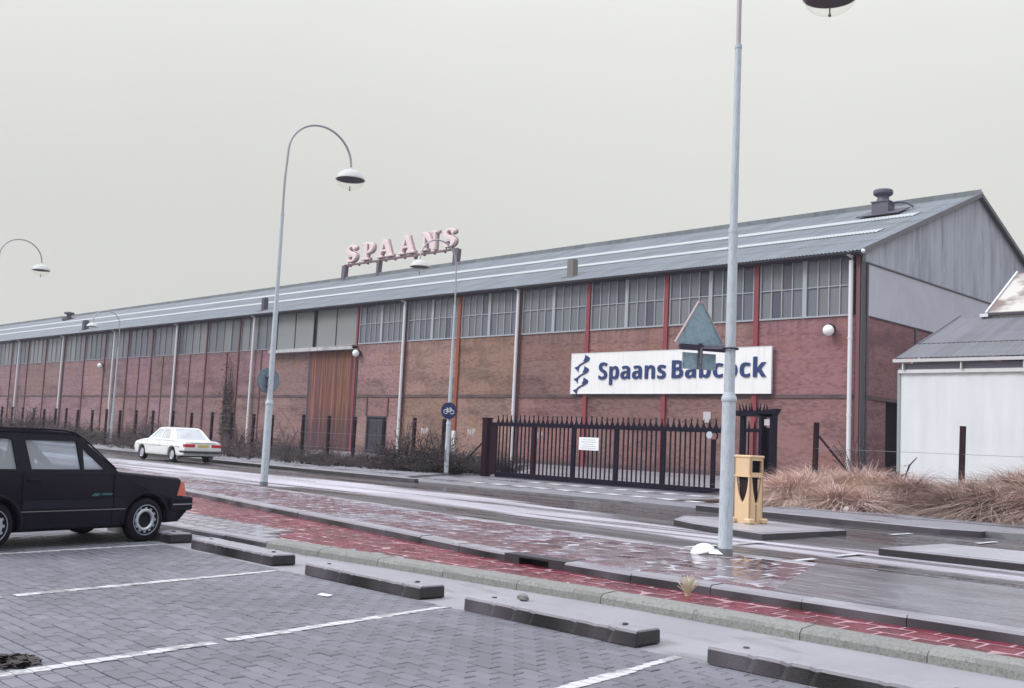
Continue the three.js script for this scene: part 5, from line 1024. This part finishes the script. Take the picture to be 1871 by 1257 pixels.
// taller bare shrubs that stand out of the brambles, and two saplings at the shed
{
  const mk = (x, z, h, s, label, y = 0.1) => { const t = thing('bare_shrub', label, 'shrub', [x, y, z], rr(0, 6)); const g = twigs(9, h, s, 3, 0.014); part('stems', g.st, M.twig, t); part('foliage', g.lf, M.leaf, t); };
  mk(-44.2, -28.3, 2.5, 0.6, 'bare shrub below the dark side door of the hall');
  mk(-48.5, -28.0, 2.1, 0.7, 'bare shrub in front of the left half of the wooden door');
  mk(-35.0, -28.4, 2.6, 0.5, 'tall bare shrub just left of the blue bicycle sign');
  mk(-33.0, -28.6, 1.9, 0.8, 'bare shrub between the bicycle sign and the gate post');
  mk(-59.5, -28.2, 2.4, 0.6, 'bare shrub right of the white car behind its rear');
  mk(-15.3, -30.2, 2.1, 0.6, 'thin bare shrub behind the braced fence post', 0.25);
  mk(-13.05, -28.6, 1.35, 0.35, 'small bare sapling in the dry grass before the white shed', 0.3);
  mk(-57.0, -37.5, 2.6, 0.9, 'bare shrub at the foot of the wooden sliding door', 0.3);
}
// weed at the kerb, litter, stone
{
  const t = thing('weed_tuft', 'pale dry weed growing at the foot of the dark kerb', 'weed', [-6.1, 0.0, -8.62]);
  const l = []; for (let i = 0; i < 130; i++) { const a = rr(0, 6.28), s = rr(0.02, 0.13), h = rr(0.08, 0.2); l.push(tube([[rr(-0.02, 0.02), 0, rr(-0.02, 0.02)], [Math.cos(a) * s * 0.5, h * 0.6, Math.sin(a) * s * 0.5], [Math.cos(a) * s, h, Math.sin(a) * s]], 0.0022, 4, 3)); }
  part('blades', merge(l), std([0.66, 0.62, 0.48], 0.9), t);
}
function lump(r, sx, sy, sz, amp, s) { const g = new THREE.IcosahedronGeometry(r, 4), p = g.attributes.position; for (let i = 0; i < p.count; i++) { const x = p.getX(i) / r, y = p.getY(i) / r, z = p.getZ(i) / r, k = 1 + amp * (fbm(0.5 + x * 0.21 + z * 0.13, 0.5 + y * 0.23 - z * 0.17, 12, 12, 3, s) - 0.5); p.setXYZ(i, p.getX(i) * k * sx, Math.max(-r * 0.5, p.getY(i) * k) * sy, p.getZ(i) * k * sz); } const m = mergeVertices(g.deleteAttribute('normal').deleteAttribute('uv'), 1e-4); m.computeVertexNormals(); return uvm(m); }
{
  const b = thing('broken_shade', 'broken white plastic dome lying at the foot of the nearest lamp post', 'litter', [-7.75, 0.1, -11.6]);
  const wm = std([0.8, 0.82, 0.85], 0.4, { side: THREE.DoubleSide });
  const dome = new THREE.LatheGeometry([[0, 0.1], [0.06, 0.095], [0.115, 0.07], [0.155, 0.025], [0.165, 0], [0.155, 0.0], [0.11, 0.055], [0, 0.085]].map(q => new THREE.Vector2(...q)), 28);
  part('dome', dome.rotateZ(0.16).rotateX(0.22).translate(-0.17, 0.03, 0.1), wm, b);
  part('shard', extrude([[0, 0], [0.2, 0.02], [0.05, 0.12], [-0.06, 0.09]], 0.006).rotateX(-1.15).translate(0.0, 0.02, 0.2), wm, b);
  const c = thing('crushed_cup', 'crushed white paper cup lying on the red cycle path', 'litter', [-6.85, 0.02, -7.72]);
  part('cup', cyl(0.028, 0.036, 0.09, 0, 0, 0, 14).scale(1, 1, 0.6).rotateZ(1.45).translate(0.04, 0.02, 0), std([0.75, 0.6, 0.6], 0.6), c);
  const d = thing('paper_scrap', 'flat scrap of white paper lying on the parking bay pavers', 'litter', [-7.72, 0.006, -5.42]);
  part('paper', slab([[-0.08, -0.03], [0.06, -0.05], [0.09, 0.02], [-0.03, 0.05]], 0, 0.006), std([0.75, 0.76, 0.78], 0.8), d);
  const e = thing('stone', 'small grey stone lying in front of the grey kerb', 'stone', [-6.7, 0.02, -6.9]);
  part('stone', lump(0.045, 1.3, 0.9, 1, 0.5, 6), std([0.2, 0.2, 0.2], 0.8), e);
  const f = thing('white_rubbish', 'small white bit of litter at the edge of the dry grass', 'litter', [-12.95, 0.13, -25.2]);
  part('paper', lump(0.08, 1, 0.9, 0.8, 0.8, 12), std([0.7, 0.7, 0.72], 0.7), f);
}

{
  const t = thing('leaf_clump', 'dark wet clump of dead leaves in the lower left corner of the parking lot', 'leaves', [-6.42, 0.0, -2.33]);
  const l = []; for (let i = 0; i < 130; i++) { const a = rr(0, 6.28), d = Math.sqrt(rnd()) * 0.14; l.push(new THREE.PlaneGeometry(0.05, 0.035).rotateX(-1.57 + rr(-0.7, 0.7)).rotateY(rr(0, 6)).translate(Math.cos(a) * d * 1.2, 0.01 + rr(0, 0.05) * (1 - d / 0.16), Math.sin(a) * d)); }
  part('leaves', merge(l), std([0.045, 0.036, 0.032], 0.7, { side: THREE.DoubleSide }), t);
}

renderer.render(scene, camera);
